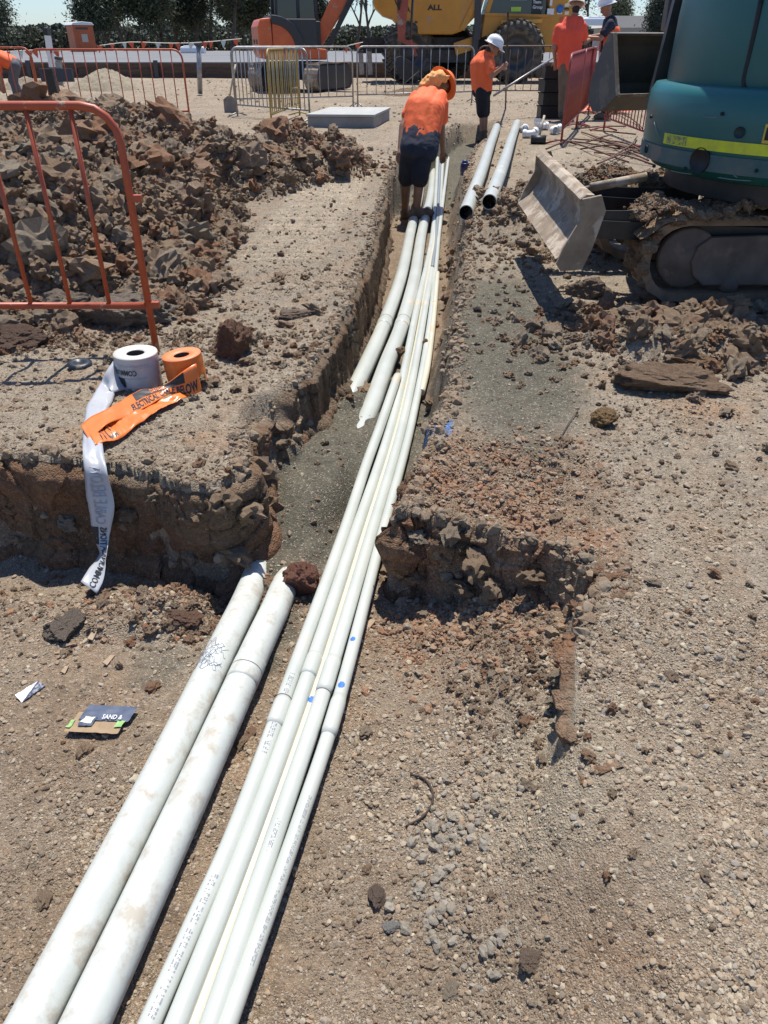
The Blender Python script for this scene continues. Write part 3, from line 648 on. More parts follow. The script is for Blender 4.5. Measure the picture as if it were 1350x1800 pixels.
pipe('thin_conduit', [P(214,2040,Zs), P(310,1800,Zs), P(447,1450,Zs), P(541,1190,Zs), P(621,950,Zs), P(693,728,Zs), P(731,550,Zs+.02), P(762,400,Zs+.03), P(769,278,Zs+.22)], R5, M_PVC,
     'second thin white conduit from the left, smooth and unprinted', GS, bells=((1190,.1,1.08),), open_ends=(0, 1))
pipe('thin_conduit', [P(252,2040,Zs-.02), P(342,1800,Zs-.02), P(470,1450,Zs-.02), P(555,1215,Zs-.02), P(637,950,Zs-.02), P(706,728,Zs-.01), P(742,550,Zs+.01), P(766,400,Zs+.03), P(772,300,Zs+.10)], R5*.78, M_PVCY,
     'narrow yellowish conduit lying low between the thicker thin ones', GS, marks=((1240,1.5,.022,M_BLUE),))
pipe('thin_conduit', [P(288,2040,Zs), P(371,1800,Zs), P(490,1450,Zs), P(574,1200,Zs), P(649,950,Zs), P(712,728,Zs), P(746,550,Zs+.02), P(769,400,Zs+.03), P(779,274,Zs+.22)], R5, M_PVC,
     'fourth thin white conduit, with a wide joint sleeve beside the narrow yellowish one', GS, bells=((1215,.16,1.1),), joints=(1215,), prints=((1500,1440,1.4,.012),))
pipe('thin_conduit', [P(314,2040,Zs), P(400,1800,Zs), P(524,1450,Zs), P(597,1225,Zs), P(669,950,Zs), P(727,728,Zs), P(758,550,Zs+.02), P(773,400,Zs+.03), P(788,278,Zs+.2)], R5*.86, M_PVC,
     'rightmost thin conduit with blue paint marks along the dirt edge', GS, bells=((1228,-.16,1.14),), marks=((1136,1.75,.018,M_BLUE),(1217,1.6,.022,M_BLUE)), prints=((1700,1400,.95,.010),))
pipe('gap_shade_tube', [P(760,470,Zs+.03), P(768,400,Zs+.045), P(774,283,Zs+.26)], R5*.7, M_GAPSHADE, 'dark grey tube coloured as the shadowed gap between the thin white conduits near the bending worker', None)  # no pipe of its own: a grey tube painting the shadow between conduits
pipe('short_conduit', [P(741,690,Zs), P(752,640,Zs+.01), P(762,560,Zs+.03), P(769,480,Zs+.04)], R5*.8, M_PVCY, 'short yellowed conduit at the right foot of the trench bank', None)
RB5 = .0525
GL = 'large white pipes in the trench'
zb = zf+RB5+.0
La = [P(-70,2040,zb), P(55,1800,zb), P(172,1575,zb), P(288,1350,zb), P(400,1122,zb), P(430,1061,zb-.012), P(455,1000,zb-.06)]
Ra = [P(40,2040,zb), P(150,1800,zb), P(254,1575,zb), P(357,1350,zb), P(455,1132,zb), P(484,1070,zb-.01), P(503,1022,zb-.05), P(515,990,zb-.11)]
oL = pipe('large_pipe', La, RB5, M_PVCD, 'left large white pipe with blue pen scribble, its tip broken in the sand', 'large white pipes on the pit floor', joints=(), step=.05)
scrawl(oL, spline(La, .05), RB5, at_v(spline(La, .05), 1165), 14, mat('pen_ink', (.10,.14,.26), .6), 5, .055)
pipe('large_pipe', Ra, RB5, M_PVCD, 'right large white pipe with mud streaks and a rounded end', 'large white pipes on the pit floor', bells=((1195,.1,1.02),), joints=(1190,), step=.05)
Lb = [P(741,300,-.30), P(737,345,-.32), P(723,403,-.345), P(706,483,-.35), P(677,567,-.355), P(645,640,-.36), P(632,668,-.38), P(622,690,-.40), P(610,720,-.45)]
Rb = [P(762,298,-.30), P(757,345,-.32), P(743,403,-.345), P(730,483,-.35), P(708,567,-.355), P(680,640,-.36), P(655,710,-.368), P(632,765,-.385), P(622,795,-.395), P(610,820,-.46)]
GT = 'large white pipes under the bending worker'
pipe('large_pipe', Lb, RB5, M_PVC, 'left large white pipe under the worker, sinking into the sand', GT, bells=((567,.12,1.06),), joints=(565,))
pipe('large_pipe', Rb, RB5, M_PVC, 'right large white pipe under the worker, its top showing down the sand', GT, bells=((567,.12,1.06),), joints=(565,))
def on_ground_pipe(u0, v0, u1, v1, r, label):
    a = P(u0, v0, 0); b = P(u1, v1, .1)
    for _ in range(6): a = P(u0, v0, hgt(a.x+.12, a.y)+r*.92); b = P(u1, v1, hgt(b.x+.4, b.y)+r*.92)
    pipe('large_pipe', [a, a.lerp(b, .33)+Vector((.01, 0, .004)), a.lerp(b, .66), b], r, M_PVC, label, 'white pipes lying on the bank beside the trench', hollow=1)
on_ground_pipe(819, 374, 873, 224, .062, 'open ended white pipe on the bank, nearer the trench and blue can')
on_ground_pipe(860, 355, 909, 217, .062, 'open ended white pipe on the bank, nearer the dozer blade')
# clods resting on the pipes
for u, v, w, lb in ((703, 617, .07, 'round clod resting on the pipes below the joint rings'), (695, 668, .06, 'dark clod sitting on the end of the leftmost thin conduit'), (747, 600, .045, 'small clod on the yellowed conduit by the right bank')):
    p = P(u, v, -.33); me = rock_mesh('clod', int(u), 3, 7, .3, (1, .9, .8), M_CLOD); o = link(bpy.data.objects.new('clod', me)); o.scale = (w/2,)*3; o.location = p; tag(o, lb, 'clod')
# ---------------------------------------------------------------- tape rolls and warning tapes
M_TAPEW = mat('white_tape', (.47,.48,.49), .3, col2=(.40,.41,.43), scale=5); M_TAPEWS = mat('white_tape_end', (.58,.56,.50), .5, col2=(.62,.59,.5), scale=30)
M_TAPEO = mat('orange_tape', (.80,.20,.035), .32, col2=(.74,.17,.03), scale=6); M_BLK = mat('print_black', (.02,.02,.022), .5)
for m_ in (M_TAPEW, M_TAPEO):
    b_ = m_.node_tree.nodes['Principled BSDF']; b_.inputs['Coat Weight'].default_value = .25; b_.inputs['Coat Roughness'].default_value = .15
M_CORE = mat('card_core', (.09,.07,.055), .9)
def text_mesh(body, size=1.0, offset=0.0):
    """flat triangles of a line of lettering, in the XY plane, cut fine enough to bend"""
    c = bpy.data.curves.new('t', 'FONT'); c.body = body; c.size = size; c.offset = offset; c.resolution_u = 2
    o = bpy.data.objects.new('t', c); COL.objects.link(o); dg = bpy.context.evaluated_depsgraph_get()
    me = bpy.data.meshes.new_from_object(o.evaluated_get(dg)); bpy.data.objects.remove(o)
    bm = bmesh.new(); bm.from_mesh(me); bmesh.ops.triangulate(bm, faces=bm.faces)
    v = [x.co.copy() for x in bm.verts]; f = [tuple(a.index for a in q.verts) for q in bm.faces]; bm.free(); bpy.data.meshes.remove(me)
    x0 = min(p.x for p in v); x1 = max(p.x for p in v); y0 = min(p.y for p in v); y1 = max(p.y for p in v)
    return [((p.x-x0)/(x1-x0), (p.y-y0)/(y1-y0)) for p in v], f
class Ribbon:
    def __init__(s, left, right, crumple=.004, seed=1):
        s.L = spline(left, .02); s.R = spline(right, .02); n = 90
        f = lambda path: [s.at(path, i/(n-1)) for i in range(n)]
        s.L = f(s.L); s.R = f(s.R); s.n = n; s.c = crumple; s.seed = seed
    def at(s, path, t):
        x = t*(len(path)-1); i = min(int(x), len(path)-2); return path[i].lerp(path[i+1], x-i)
    def p(s, u, v, off=0.0):
        a = s.at(s.L, u); b = s.at(s.R, u); a2 = s.at(s.L, min(1, u+.02)); a1 = s.at(s.L, max(0, u-.02)); w_ = b-a
        n = (a2-a1).cross(w_); n = n.normalized() if n.length > 1e-9 else Vector((0, 0, 1))
        if n.z*.8-n.y*.6 < 0: n = -n
        c = s.c*(float(vnoise(u*9, v*2.2, 0, s.seed))*2+.9*abs(float(vnoise(u*26, v*5, 2, s.seed)))); return a.lerp(b, v)+n*(c+off)
    def mesh(s, name, m, parent=None):
        nu, nv = s.n, 9; vs = [s.p(i/(nu-1), j/(nv-1)) for i in range(nu) for j in range(nv)]
        fs = [(i*nv+j, (i+1)*nv+j, (i+1)*nv+j+1, i*nv+j+1) for i in range(nu-1) for j in range(nv-1)]
        o = mesh_obj(name, vs, fs, m, parent, True); q = o.modifiers.new('thick', 'SOLIDIFY'); q.thickness = .0006; return o
    def text(s, body, u0, u1, v0, v1, m, parent, name='lettering', offset=0.0, flip=False, off=.0022):
        t, f = text_mesh(body, 1.0, offset)
        vs = [s.p(u0+(u1-u0)*(1-x if flip else x), v0+(v1-v0)*(1-y if flip else y), off) for x, y in t]; mesh_obj(name, vs, f, m, parent)
    def patch(s, u0, u1, v0, v1, m, parent, name='print_box', off=.0016):
        N = 12; vs = [s.p(u0+(u1-u0)*i/N, v0+(v1-v0)*j/4, off) for i in range(N+1) for j in range(5)]
        mesh_obj(name, vs, [(i*5+j, (i+1)*5+j, (i+1)*5+j+1, i*5+j+1) for i in range(N) for j in range(4)], m, parent)
def tape_roll(name, c, r, h, mside, mend, label, tilt=0.0, rings=3):
    o = empty(name, c, 0, label, 'tape roll'); o.rotation_euler = (0, tilt, 0)
    b = MB(); prof = [(r*.985, 0)]
    for k in range(9): prof.append((r*(1.0-.012*((k*7) % 3)), h*(.04+.92*k/8)))
    prof += [(r*.985, h)]; b.lathe(prof, n=48); b.build('wound_tape', mside, o)
    b = MB(); b.lathe([(r*.985, h-.001), (r*.975, h+.004), (r*.42, h+.001), (r*.40, h-.004)], n=48); b.build('roll_face', mend, o)
    b = MB(); b.lathe([(r*.40, h-.002), (r*.40, .01), (r*.0, .01)], n=32); b.build('core', M_CORE, o); return o
wc = G(-1.15, 3.28, 0); wr = tape_roll('tape_roll', wc, .101, .15, M_TAPEW, M_TAPEWS, 'white roll of COMMUNICATIONS warning tape standing beside the orange roll')
oc = G(-.93, 3.30, 0); orr = tape_roll('tape_roll', oc, .092, .145, M_TAPEO, mat('orange_tape_end', (.82,.24,.09), .5), 'orange roll of electrical cable warning tape beside the white roll', tilt=-.10)
def roll_text(root, r, body, a0, a1, z0, z1, m, flip=False, name='lettering', off=0.0):
    t, f = text_mesh(body, 1.0, off); vs = []
    for x, y in t:
        if flip: x, y = 1-x, 1-y
        th = a0+(a1-a0)*x; vs.append(Vector((math.cos(th)*(r+.0015), math.sin(th)*(r+.0015), z0+(z1-z0)*y)))
    mesh_obj(name, vs, f, m, root)
def roll_patch(root, r, a0, a1, z0, z1, m, name='print_box'):
    N = 12; vs = [Vector((math.cos(a0+(a1-a0)*i/N)*(r+.001), math.sin(a0+(a1-a0)*i/N)*(r+.001), z)) for i in range(N+1) for z in (z0, z1)]
    mesh_obj(name, vs, [(2*i, 2*i+2, 2*i+3, 2*i+1) for i in range(N)], m, root)
roll_text(wr, .102, 'COMMUNIC', math.radians(205), math.radians(283), .075, .102, M_BLK, flip=True, off=.02)
M_PG = mat('print_faded', (.33,.34,.37), .5)
roll_text(wr, .102, 'COMMUNICATIONS', math.radians(205), math.radians(318), .115, .126, M_PG, flip=True)
roll_patch(wr, .101, math.radians(218), math.radians(248), .018, .062, M_BLK); roll_patch(wr, .101, math.radians(248), math.radians(310), .060, .063, M_PG)
roll_patch(wr, .101, math.radians(190), math.radians(330), .108, .110, M_PG)
g = lambda u, v, dz=.02: (lambda p: Vector((p.x, p.y, hgt(p.x, p.y)+dz)))(P(u, v, 0.0))
# white tape: off the roll, over the edge and down into the pit
WL = [Vector((-1.245,3.26,.14)), Vector((-1.275,3.20,.10)), g(182,690,.05), g(158,728,.03), g(150,770,.03), PY(146,806,2.5), PY(151,860,2.455), PY(158,905,2.44), PY(168,955,2.42), PY(176,975,2.38), PY(155,1005,2.30), PY(142,1022,2.24)]
WR = [Vector((-1.19,3.20,.02)), Vector((-1.23,3.12,.03)), g(204,702,.02), g(190,740,.025), g(183,780,.03), PY(186,815,2.49), PY(197,862,2.44), PY(201,895,2.42), PY(192,945,2.40), PY(190,965,2.35), PY(184,1015,2.26), PY(170,1044,2.20)]
rb = Ribbon(WL, WR, .010, 3); wt = rb.mesh('warning_tape', M_TAPEW); tag(wt, 'white COMMUNICATIONS tape strip hanging over the pit edge, twisted near its end', 'tape')
rb.text('COMMUNICATIONS', .995, .80, .42, .80, M_BLK, wt, flip=False, offset=.02); rb.patch(.86, .80, .02, .34, M_BLK, wt)
rb.text('CABLE BELOW', .79, .62, .25, .72, M_PG, wt)
OU = [Vector((-.86,3.22,.135)), PY(322,652,3.17), PY(286,678,3.13), g(247,707,.055), g(200,742,.06), g(166,756,.055), g(148,772,.05)]
OD = [Vector((-.845,3.20,.01)), PY(330,697,3.15), g(300,706,.035), g(262,728,.035), g(222,750,.04), g(190,770,.045), g(162,794,.04)]
ob = Ribbon(OU, OD, .004, 5); ot = ob.mesh('warning_tape', M_TAPEO); tag(ot, 'orange tape strip reading DANGER ELECTRICAL CABLE BELOW, stretched from its roll', 'tape')
ob.patch(.50, .10, .04, .46, M_BLK, ot); ob.text('DANGER', .36, .24, .40, .12, M_TAPEO, ot, off=.0032, offset=.02)
ob.text('ELECTRICAL CABLE BELOW', .56, .02, .92, .52, M_BLK, ot, offset=.03)
OU2 = [g(158,777,.05), g(200,752,.035), g(240,738,.035), g(275,718,.03), g(318,702,.03)]
OD2 = [g(172,800,.045), g(214,778,.02), g(246,756,.02), g(285,728,.02), g(330,705,.02)]
ob2 = Ribbon(OU2, OD2, .007, 9); o2 = ob2.mesh('folded_tape', M_TAPEO, ot); ob2.text('LOW', .22, .05, .9, .2, M_BLK, o2, offset=.02)
o = MB(); o.lathe([(0,.012),(.022,.012),(.024,.015),(.045,.016),(.058,.010),(.060,.0)], n=32); dc = o.build('plastic_disc', mat('black_plastic', (.022,.026,.032), .4, dust=.15, dcol=(.2,.17,.13)))
q = P(140,640,.02); dc.location = G(q.x, q.y, .006); dc.rotation_euler = (.05, .06, 0); tag(dc, 'round black plastic cap lying left of the white tape roll', 'disc')
# torn paper bag, litter
bagS = .85; M_NAVY = mat('paper_navy', (.05,.07,.12), .6, col2=(.07,.09,.14), scale=40); M_KRAFT = mat('paper_kraft', (.33,.23,.13), .8, col2=(.27,.19,.11), scale=30); M_GRN = mat('paper_green', (.25,.42,.15), .6); M_WPAP = mat('paper_white', (.6,.6,.58), .7)
bagP = P(180,1268,-.40); bag = empty('torn_bag', G(bagP.x, bagP.y, .012), math.radians(-3), 'torn navy and brown paper SAND bag lying flat on the dirt', 'paper bag')
def sheet(name, u0, u1, v0, v1, m, dz, N=10, slant=.25, amp=.006):
    vs = []
    for i in range(N+1):
        for j in range(N+1):
            u = u0+(u1-u0)*i/N; v = v0+(v1-v0)*j/N; x = (u-.5)*.205+slant*(v-.5)*.1; y = (v-.5)*.125
            vs.append((x, y, dz+amp*float(vnoise(u*5, v*5, 0, 77))*2+amp*.8*abs(float(vnoise(u*13, v*9, 1, 78)))))
    mesh_obj(name, vs, [(i*(N+1)+j, (i+1)*(N+1)+j, (i+1)*(N+1)+j+1, i*(N+1)+j+1) for i in range(N) for j in range(N)], m, bag, True)
sheet('brown_layer', 0, .95, 0, .75, M_KRAFT, 0); sheet('navy_print', .1, 1, .42, 1, M_NAVY, .004); sheet('navy_flap', .18, .42, .2, .55, M_NAVY, .006); sheet('white_panel', .20, .38, .28, .55, M_WPAP, .008)
sheet('green_patch', .82, .96, .2, .45, M_GRN, .006); sheet('green_strip', .0, .07, .1, .42, M_GRN, .005)
bag.scale = (bagS,)*3; t, f = text_mesh('SAND &', 1, .02); mesh_obj('lettering', [((.52+.36*x-.5)*.205, (.44+.17*y-.5)*.125, .0125) for x, y in t], f, M_WPAP, bag)
def litter(u, v, l, w_, rz, m, label, cat, z=-.4):
    p = P(u, v, z); 
    for _ in range(5): p = P(u, v, hgt(p.x, p.y))
    b = MB(); b.add([(-l/2,-w_/2,0),(l/2,-w_*.4,.004),(l*.45,w_/2,.002),(-l*.5,w_*.45,.006),(-l/2,-w_/2,.004),(l/2,-w_*.4,.009),(l*.45,w_/2,.007),(-l*.5,w_*.45,.011)], [(0,3,2,1),(4,5,6,7),(0,1,5,4),(1,2,6,5),(2,3,7,6),(3,0,4,7)])
    o = b.build(cat.replace(' ', '_'), m); o.location = p+Vector((0, 0, .003)); o.rotation_euler = (random.uniform(-.12, .12), random.uniform(-.12, .12), rz); tag(o, label, cat)
M_CHIP = mat('wood_chip', (.36,.27,.18), .85, col2=(.28,.2,.13), scale=60); M_FOIL = mat('foil', (.07,.08,.11), .35, metal=.3, col2=(.38,.38,.40), scale=90, amt=(.5,.62))
litter(55, 1218, .085, .04, .9, M_FOIL, 'crumpled dark foil wrapper near the left picture edge', 'wrapper')
litter(115, 1180, .035, .014, 1.5, M_CHIP, 'pale wood chip standing clear above the foil wrapper', 'wood chip')
litter(192, 1163, .05, .018, 1.3, M_CHIP, 'pale wood chip right of the torn bag line', 'wood chip'); litter(165, 1118, .05, .02, 1.4, M_CHIP, 'wood chip just right of the grey brown clod', 'wood chip')
litter(650, 1100, .05, .025, .9, M_CHIP, 'pale chip touching the right side of the thin pipes', 'wood chip'); litter(122, 1137, .04, .008, .1, M_CHIP, 'thin splinter below the grey brown clod', 'wood chip')
wp = [G(P(u, v, -.03).x, P(u, v, -.03).y, .012) for u, v in ((983,800),(985,780),(995,760),(1008,742),(1014,732))]; b = MB(); b.tube(spline(wp, .01), .0022, 6); tag(b.build('wire_offcut', mat('rusty_wire', (.06,.035,.025), .7)), 'thin bent wire offcut standing in gravel right of the grey sand', 'wire')
rt = [G(P(u, v, -.3).x, P(u, v, -.3).y, .008) for u, v in ((722,1318),(745,1325),(760,1345),(762,1370),(745,1392),(715,1405))]; b = MB(); b.tube(spline(rt, .01), .0035, 6); tag(b.build('root_piece', mat('root', (.05,.035,.025), .9)), 'dark curved root poking from the grey crumbled patch', 'root')
# ---------------------------------------------------------------- barriers
M_ORB = mat('barrier_orange', (.42,.085,.03), .45, col2=(.36,.07,.028), scale=14, dust=.12, bump=.05); M_GAL = mat('galvanised', (.36,.36,.36), .45, metal=.55, col2=(.24,.22,.2), scale=10)
M_RUST = mat('barrier_brown', (.13,.075,.05), .6, col2=(.09,.055,.04), scale=12); M_YEL = mat('barrier_yellow', (.42,.30,.07), .5, col2=(.3,.22,.07), scale=14); M_RED = mat('barrier_red', (.31,.06,.045), .45, col2=(.25,.05,.04), scale=14, dust=.08)
def barrier(p0, p1, m, label, n=18, h=1.1, r=.016, rb=.0085, z0=.22, group='crowd barriers across the site', ends=(1, 1), cr=.14, feet=True, tabs=False):
    p0 = Vector(p0); p1 = Vector(p1); L_ = (p1-p0).length; ang = math.atan2(p1.y-p0.y, p1.x-p0.x); root = empty('barrier', p0, ang, label, 'barrier', group); dz = (p1.z-p0.z)
    R_ = Vector((L_ if abs(dz) < 1e-4 else math.hypot(p1.x-p0.x, p1.y-p0.y), 0, dz)); Lx = R_.x
    fz = lambda x: dz*x/Lx
    pts = []
    if ends[0]: pts += [Vector((0, 0, 0)), Vector((0, 0, h-cr))]+[Vector((cr*(1-math.cos(a)), 0, h-cr+cr*math.sin(a))) for a in (.4, .8, 1.2)]
    pts += [Vector((cr if ends[0] else 0, 0, h)), Vector((Lx-(cr if ends[1] else 0), 0, h+fz(Lx)))]
    if ends[1]: pts += [Vector((Lx-cr*(1-math.sin(a)), 0, h-cr+cr*math.cos(a)+fz(Lx))) for a in (.4, .8, 1.2)]+[Vector((Lx, 0, h-cr+fz(Lx))), Vector((Lx, 0, fz(Lx)))]
    b = MB(); b.tube(pts, r, 10); b.build('frame_tube', m, root)
    b = MB(); b.tube([(0, 0, z0), (Lx, 0, z0+fz(Lx))], r*.9, 10); b.build('bottom_rail', m, root)
    b = MB(); b.tube([(0, 0, 0), (0, 0, h-z0-.01)], rb, 8); bar = b.build('bar', m, root)
    for i in range(n):
        o = bar if i == 0 else bar.copy()
        if i: COL.objects.link(o); o.parent = root
        x = Lx*(i+1)/(n+1); o.location = (x, 0, z0+fz(x))
    if feet:
        for x in (.0, Lx):
            b = MB(); b.tube([(x, -.22, fz(x)+.012), (x, -.05, fz(x)+.06), (x, .05, fz(x)+.06), (x, .22, fz(x)+.012)], r*.8, 8); b.build('foot', m, root)
    if tabs:
        for z in (.74, .24): b = MB(); b.bar((Lx, 0, z), (Lx+.055, 0, z), .03, .03); b.build('coupling_hook', m, root)
    return root
# near one: right post at px 262/275, runs out of the picture to the left
b0 = G(-1.185, 3.7, 0); b0.z = .02
barrier(Vector((-3.35, 3.7, .02)), b0, M_ORB, 'near orange barrier with a rounded corner standing left of the tape rolls', n=10, r=.0185, rb=.0115, z0=.235, h=1.12, cr=.15, feet=False, tabs=True, group='orange barriers')
GZ = lambda x, y: Vector((x, y, hgt(x, y)))
barrier(GZ(-5.75, 14.1), GZ(-3.28, 14.1), M_ORB, 'orange barrier standing behind the big heap in front of the gravel pile', n=13, group='orange barriers')
barrier(GZ(-8.9, 15.2), GZ(-6.05, 14.9), M_ORB, 'orange barrier farthest left, behind the black post', n=13, group='orange barriers')
barrier(P(418,205,.17), P(545,217,.17), M_GAL, 'galvanised barrier leading from the shovel towards the yellow barrier', n=17, z0=.2, cr=.12, group='grey barriers')
barrier(P(478,226,.17), P(527,204,.17), M_YEL, 'faded yellow barrier leaning against the galvanised one', n=15, z0=.2, group='grey barriers')
barrier(P(415,196,.18), P(621,190,.18), M_GAL, 'galvanised barrier in front of the orange excavator tracks', n=13, group='grey barriers')
barrier(P(629,187,.18), P(829,180,.18), M_GAL, 'galvanised barrier in front of the excavator bucket, behind the bending worker', n=12, group='grey barriers')
barrier(P(836,178,.18), P(1012,178,.18), M_RUST, 'brown barrier in front of the yellow truck, behind the standing worker', n=12, group='grey barriers', ends=(1, 1))
e0 = GZ(2.52, 11.7); e1 = GZ(3.18, 13.75); e2 = GZ(3.22, 13.9); e3 = GZ(3.9, 16)
barrier(e0, e1, M_RED, 'red barrier with its end post beside the white pipe fittings', n=15, z0=.2, group='red barriers')
barrier(e2, e3, M_RED, 'red barrier between the two talking workers', n=15, z0=.2, group='red barriers')
barrier(GZ(3.55, 13.4), GZ(3.62, 11.3), M_RED, 'red barrier under the hanging digger bucket', n=14, z0=.2, group='red barriers')
# ---------------------------------------------------------------- teal digger
M_TEAL = mat('teal_paint', (.013,.105,.102), .36, col2=(.02,.118,.112), scale=2.2, dust=.22, dcol=(.16,.17,.14), dsoft=.15, dmax=.5, detail=8)
M_TEALD = mat('teal_dirty', (.03,.095,.10), .6, col2=(.10,.13,.115), scale=5, dust=.3, dcol=(.2,.17,.13), detail=8, bump=.1)
M_BLACK = mat('black_steel', (.012,.013,.015), .45, col2=(.03,.028,.025), scale=9); M_STEEL = mat('worn_steel', (.17,.15,.125), .55, metal=.35, col2=(.25,.21,.17), scale=7, dust=.3, bump=.15, bscale=25)
M_MUDST = mat('muddy_steel', (.30,.235,.165), .8, col2=(.20,.15,.10), scale=9, dust=.5, dcol=(.42,.35,.27), bump=.3, bscale=30); M_CHROME = mat('hydraulic_rod', (.5,.48,.45), .3, metal=.8, col2=(.3,.26,.22), scale=20)
M_TRACK = mat('track_mud', (.17,.11,.068), .9, col2=(.27,.185,.115), scale=9, bump=.6, bscale=30); M_FRAME = mat('track_frame', (.17,.125,.095), .75, col2=(.11,.08,.062), scale=7, dust=.25, dcol=(.2,.14,.10), bump=.2)
M_STRIP = mat('yellow_strip', (.62,.68,.02), .4, col2=(.5,.52,.04), scale=18); M_SEAL_HOLE = mat('black_seal_hole', (.008,.008,.01), .6); M_LOUV = mat('louvre_blue', (.012,.02,.05), .5); M_GLASS = mat('dark_glass', (.01,.015,.018), .06, spec=.8)
HC = Vector((2.72, 5.08, 0)); dig = empty('mini_excavator', (2.72, 5.08, 0), 0, 'teal compact excavator parked beside the trench with muddy tracks and yellow strip', 'excavator')
def house(prof, name, m, flat=.55, bevel=0):
    b = MB(); n = 72; vs = []; fs = []
    for r, z in prof:
        for k in range(n):
            t = 2*math.pi*k/n; x, y = math.cos(t), math.sin(t)
            if y > flat: x, y = x*1.0, flat+(y-flat)*.15      # front face flattened
            vs.append((x*r, y*r, z))
    for i in range(len(prof)-1):
        for k in range(n): fs.append((i*n+k, i*n+(k+1) % n, (i+1)*n+(k+1) % n, (i+1)*n+k))
    b.add(vs, fs, True); b.add([vs[k] for k in range(n)], [tuple(range(n))[::-1]]); b.add([vs[(len(prof)-1)*n+k] for k in range(n)], [tuple(range(n))])
    return b.build(name, m, dig)
house([(.93,.70),(1.0,.72),(1.055,.78),(1.075,.86),(1.08,1.0),(1.075,1.12),(1.05,1.165),(.985,1.175)], 'counterweight', M_TEAL)
house([(.985,1.172),(.99,1.2),(.985,1.5),(.965,1.8),(.90,2.1),(.8,2.2)], 'engine_cover', M_TEAL)
house([(.90,.60),(.90,.702)], 'turntable_plate', M_BLACK)
def cyl_pt(u, v, R, off=0.0):
    r = ray(u, v); o = cam.location; dx, dy = r.x, r.y; cx, cy = HC.x, HC.y
    A = dx*dx+dy*dy; B = -2*(dx*cx+dy*cy); C_ = cx*cx+cy*cy-R*R; D = B*B-4*A*C_; D = max(D, 0); k = (-B-math.sqrt(D))/(2*A)
    p = Vector((dx*k, dy*k, CAMZ+r.z*k)); return math.atan2(p.y-cy, p.x-cx), p.z
def cp(th, z, R): return Vector((R*math.cos(th), R*math.sin(th), z))
def band(name, th0, th1, z0, z1, R, m, n=40, thick=.004):
    vs = []; b = MB()
    for i in range(n+1):
        t = th0+(th1-th0)*i/n; vs += [cp(t, z0, R), cp(t, z1, R), cp(t, z1, R+thick), cp(t, z0, R+thick)]
    fs = [(4*i+a, 4*i+(a+1) % 4, 4*i+4+(a+1) % 4, 4*i+4+a) for i in range(n) for a in range(4)]+[(0,1,2,3),(4*n+3,4*n+2,4*n+1,4*n)]
    b.add(vs, fs); return b.build(name, m, dig)
a0, z0 = cyl_pt(1166, 252, 1.082); a1, z1 = cyl_pt(1345, 275, 1.082)
band('yellow_strip', a0, a1+.9, z1-.0, z1+.055, 1.081, M_STRIP); band('strip_scuff', a0+.03, a0+.2, z1+.006, z1+.05, 1.083, mat('scuffed', (.2,.22,.12), .8, col2=(.5,.52,.05), scale=50, amt=(.45,.55)), thick=.003)
zs = z1; band('lower_skirt_stain', a0-.5, a1+.9, .765, zs-.02, 1.0735, M_TEALD, thick=.006)
def disc(name, u, v, R, rad, m, depth=.03):
    th, z = cyl_pt(u, v, R); n = Vector((math.cos(th), math.sin(th), 0)); b = MB(); c = n*(R-.01)+Vector((0, 0, z)); M_ = n.to_track_quat('Z', 'Y').to_matrix()
    b.lathe([(rad*1.06, .004), (rad*1.06, .016), (rad, .018), (rad*.97, .012), (.0, .010)], c, 32, M_); b.build(name, m, dig)
disc('exhaust_opening', 1230, 282, 1.082, .062, M_SEAL_HOLE); disc('shaded_hole_disc', 1300, 233, 1.082, .027, mat('teal_dark', (.01,.03,.035), .6))  # dark discs painted for the shade inside two holes
def seam(pts_uv, R, r, name, m=M_SEAL_HOLE):
    pts = []
    for u, v in pts_uv: th, z = cyl_pt(u, v, R); pts.append(cp(th, z, R))
    b = MB(); b.tube(spline(pts, .02), r, 8); b.build(name, m, dig)
seam([(1338,0),(1330,40),(1318,95),(1308,140),(1311,158),(1325,163),(1350,164)], .985, .013, 'door_seal'); seam([(1160,135),(1163,160),(1172,170)], .985, .004, 'panel_scratch')
for i in range(4):
    th, z = cyl_pt(1314+i*1.5, 176+i*9, .985); band('louvre', th, th+.5, z-.010, z+.008, .984, M_LOUV, 12, .006)
for (u0, v0, u1, v1) in ((1180,300,1215,306),(1262,312,1320,318),(1150,215,1158,240),(1236,205,1262,206),(1288,305,1296,312)): seam([(u0,v0),((u0+u1)/2,(v0+v1)/2+1),(u1,v1)], 1.0825, .0022, 'paint_scratch', mat('scratch_pale', (.16,.22,.22), .6))
seam([(1128,196),(1200,186),(1290,189),(1349,194)], 1.06, .004, 'panel_joint')
for u, v in ((1150,292),(1145,205),(1205,296),(1330,300),(1270,200)): disc('bolt_head', u, v, 1.08, .009, mat('teal_dark', (.01,.03,.035), .6))
disc('lifting_point', 1137, 262, 1.08, .022, M_SEAL_HOLE)
thp, zp = cyl_pt(1343, 233, 1.082); band('yellow_label', thp, thp+.12, zp-.05, zp+.04, 1.082, mat('label_yellow', (.55,.42,.05), .5), 8, .003); band('label_print', thp+.01, thp+.11, zp-.035, zp+.025, 1.0855, M_SEAL_HOLE, 6, .002)
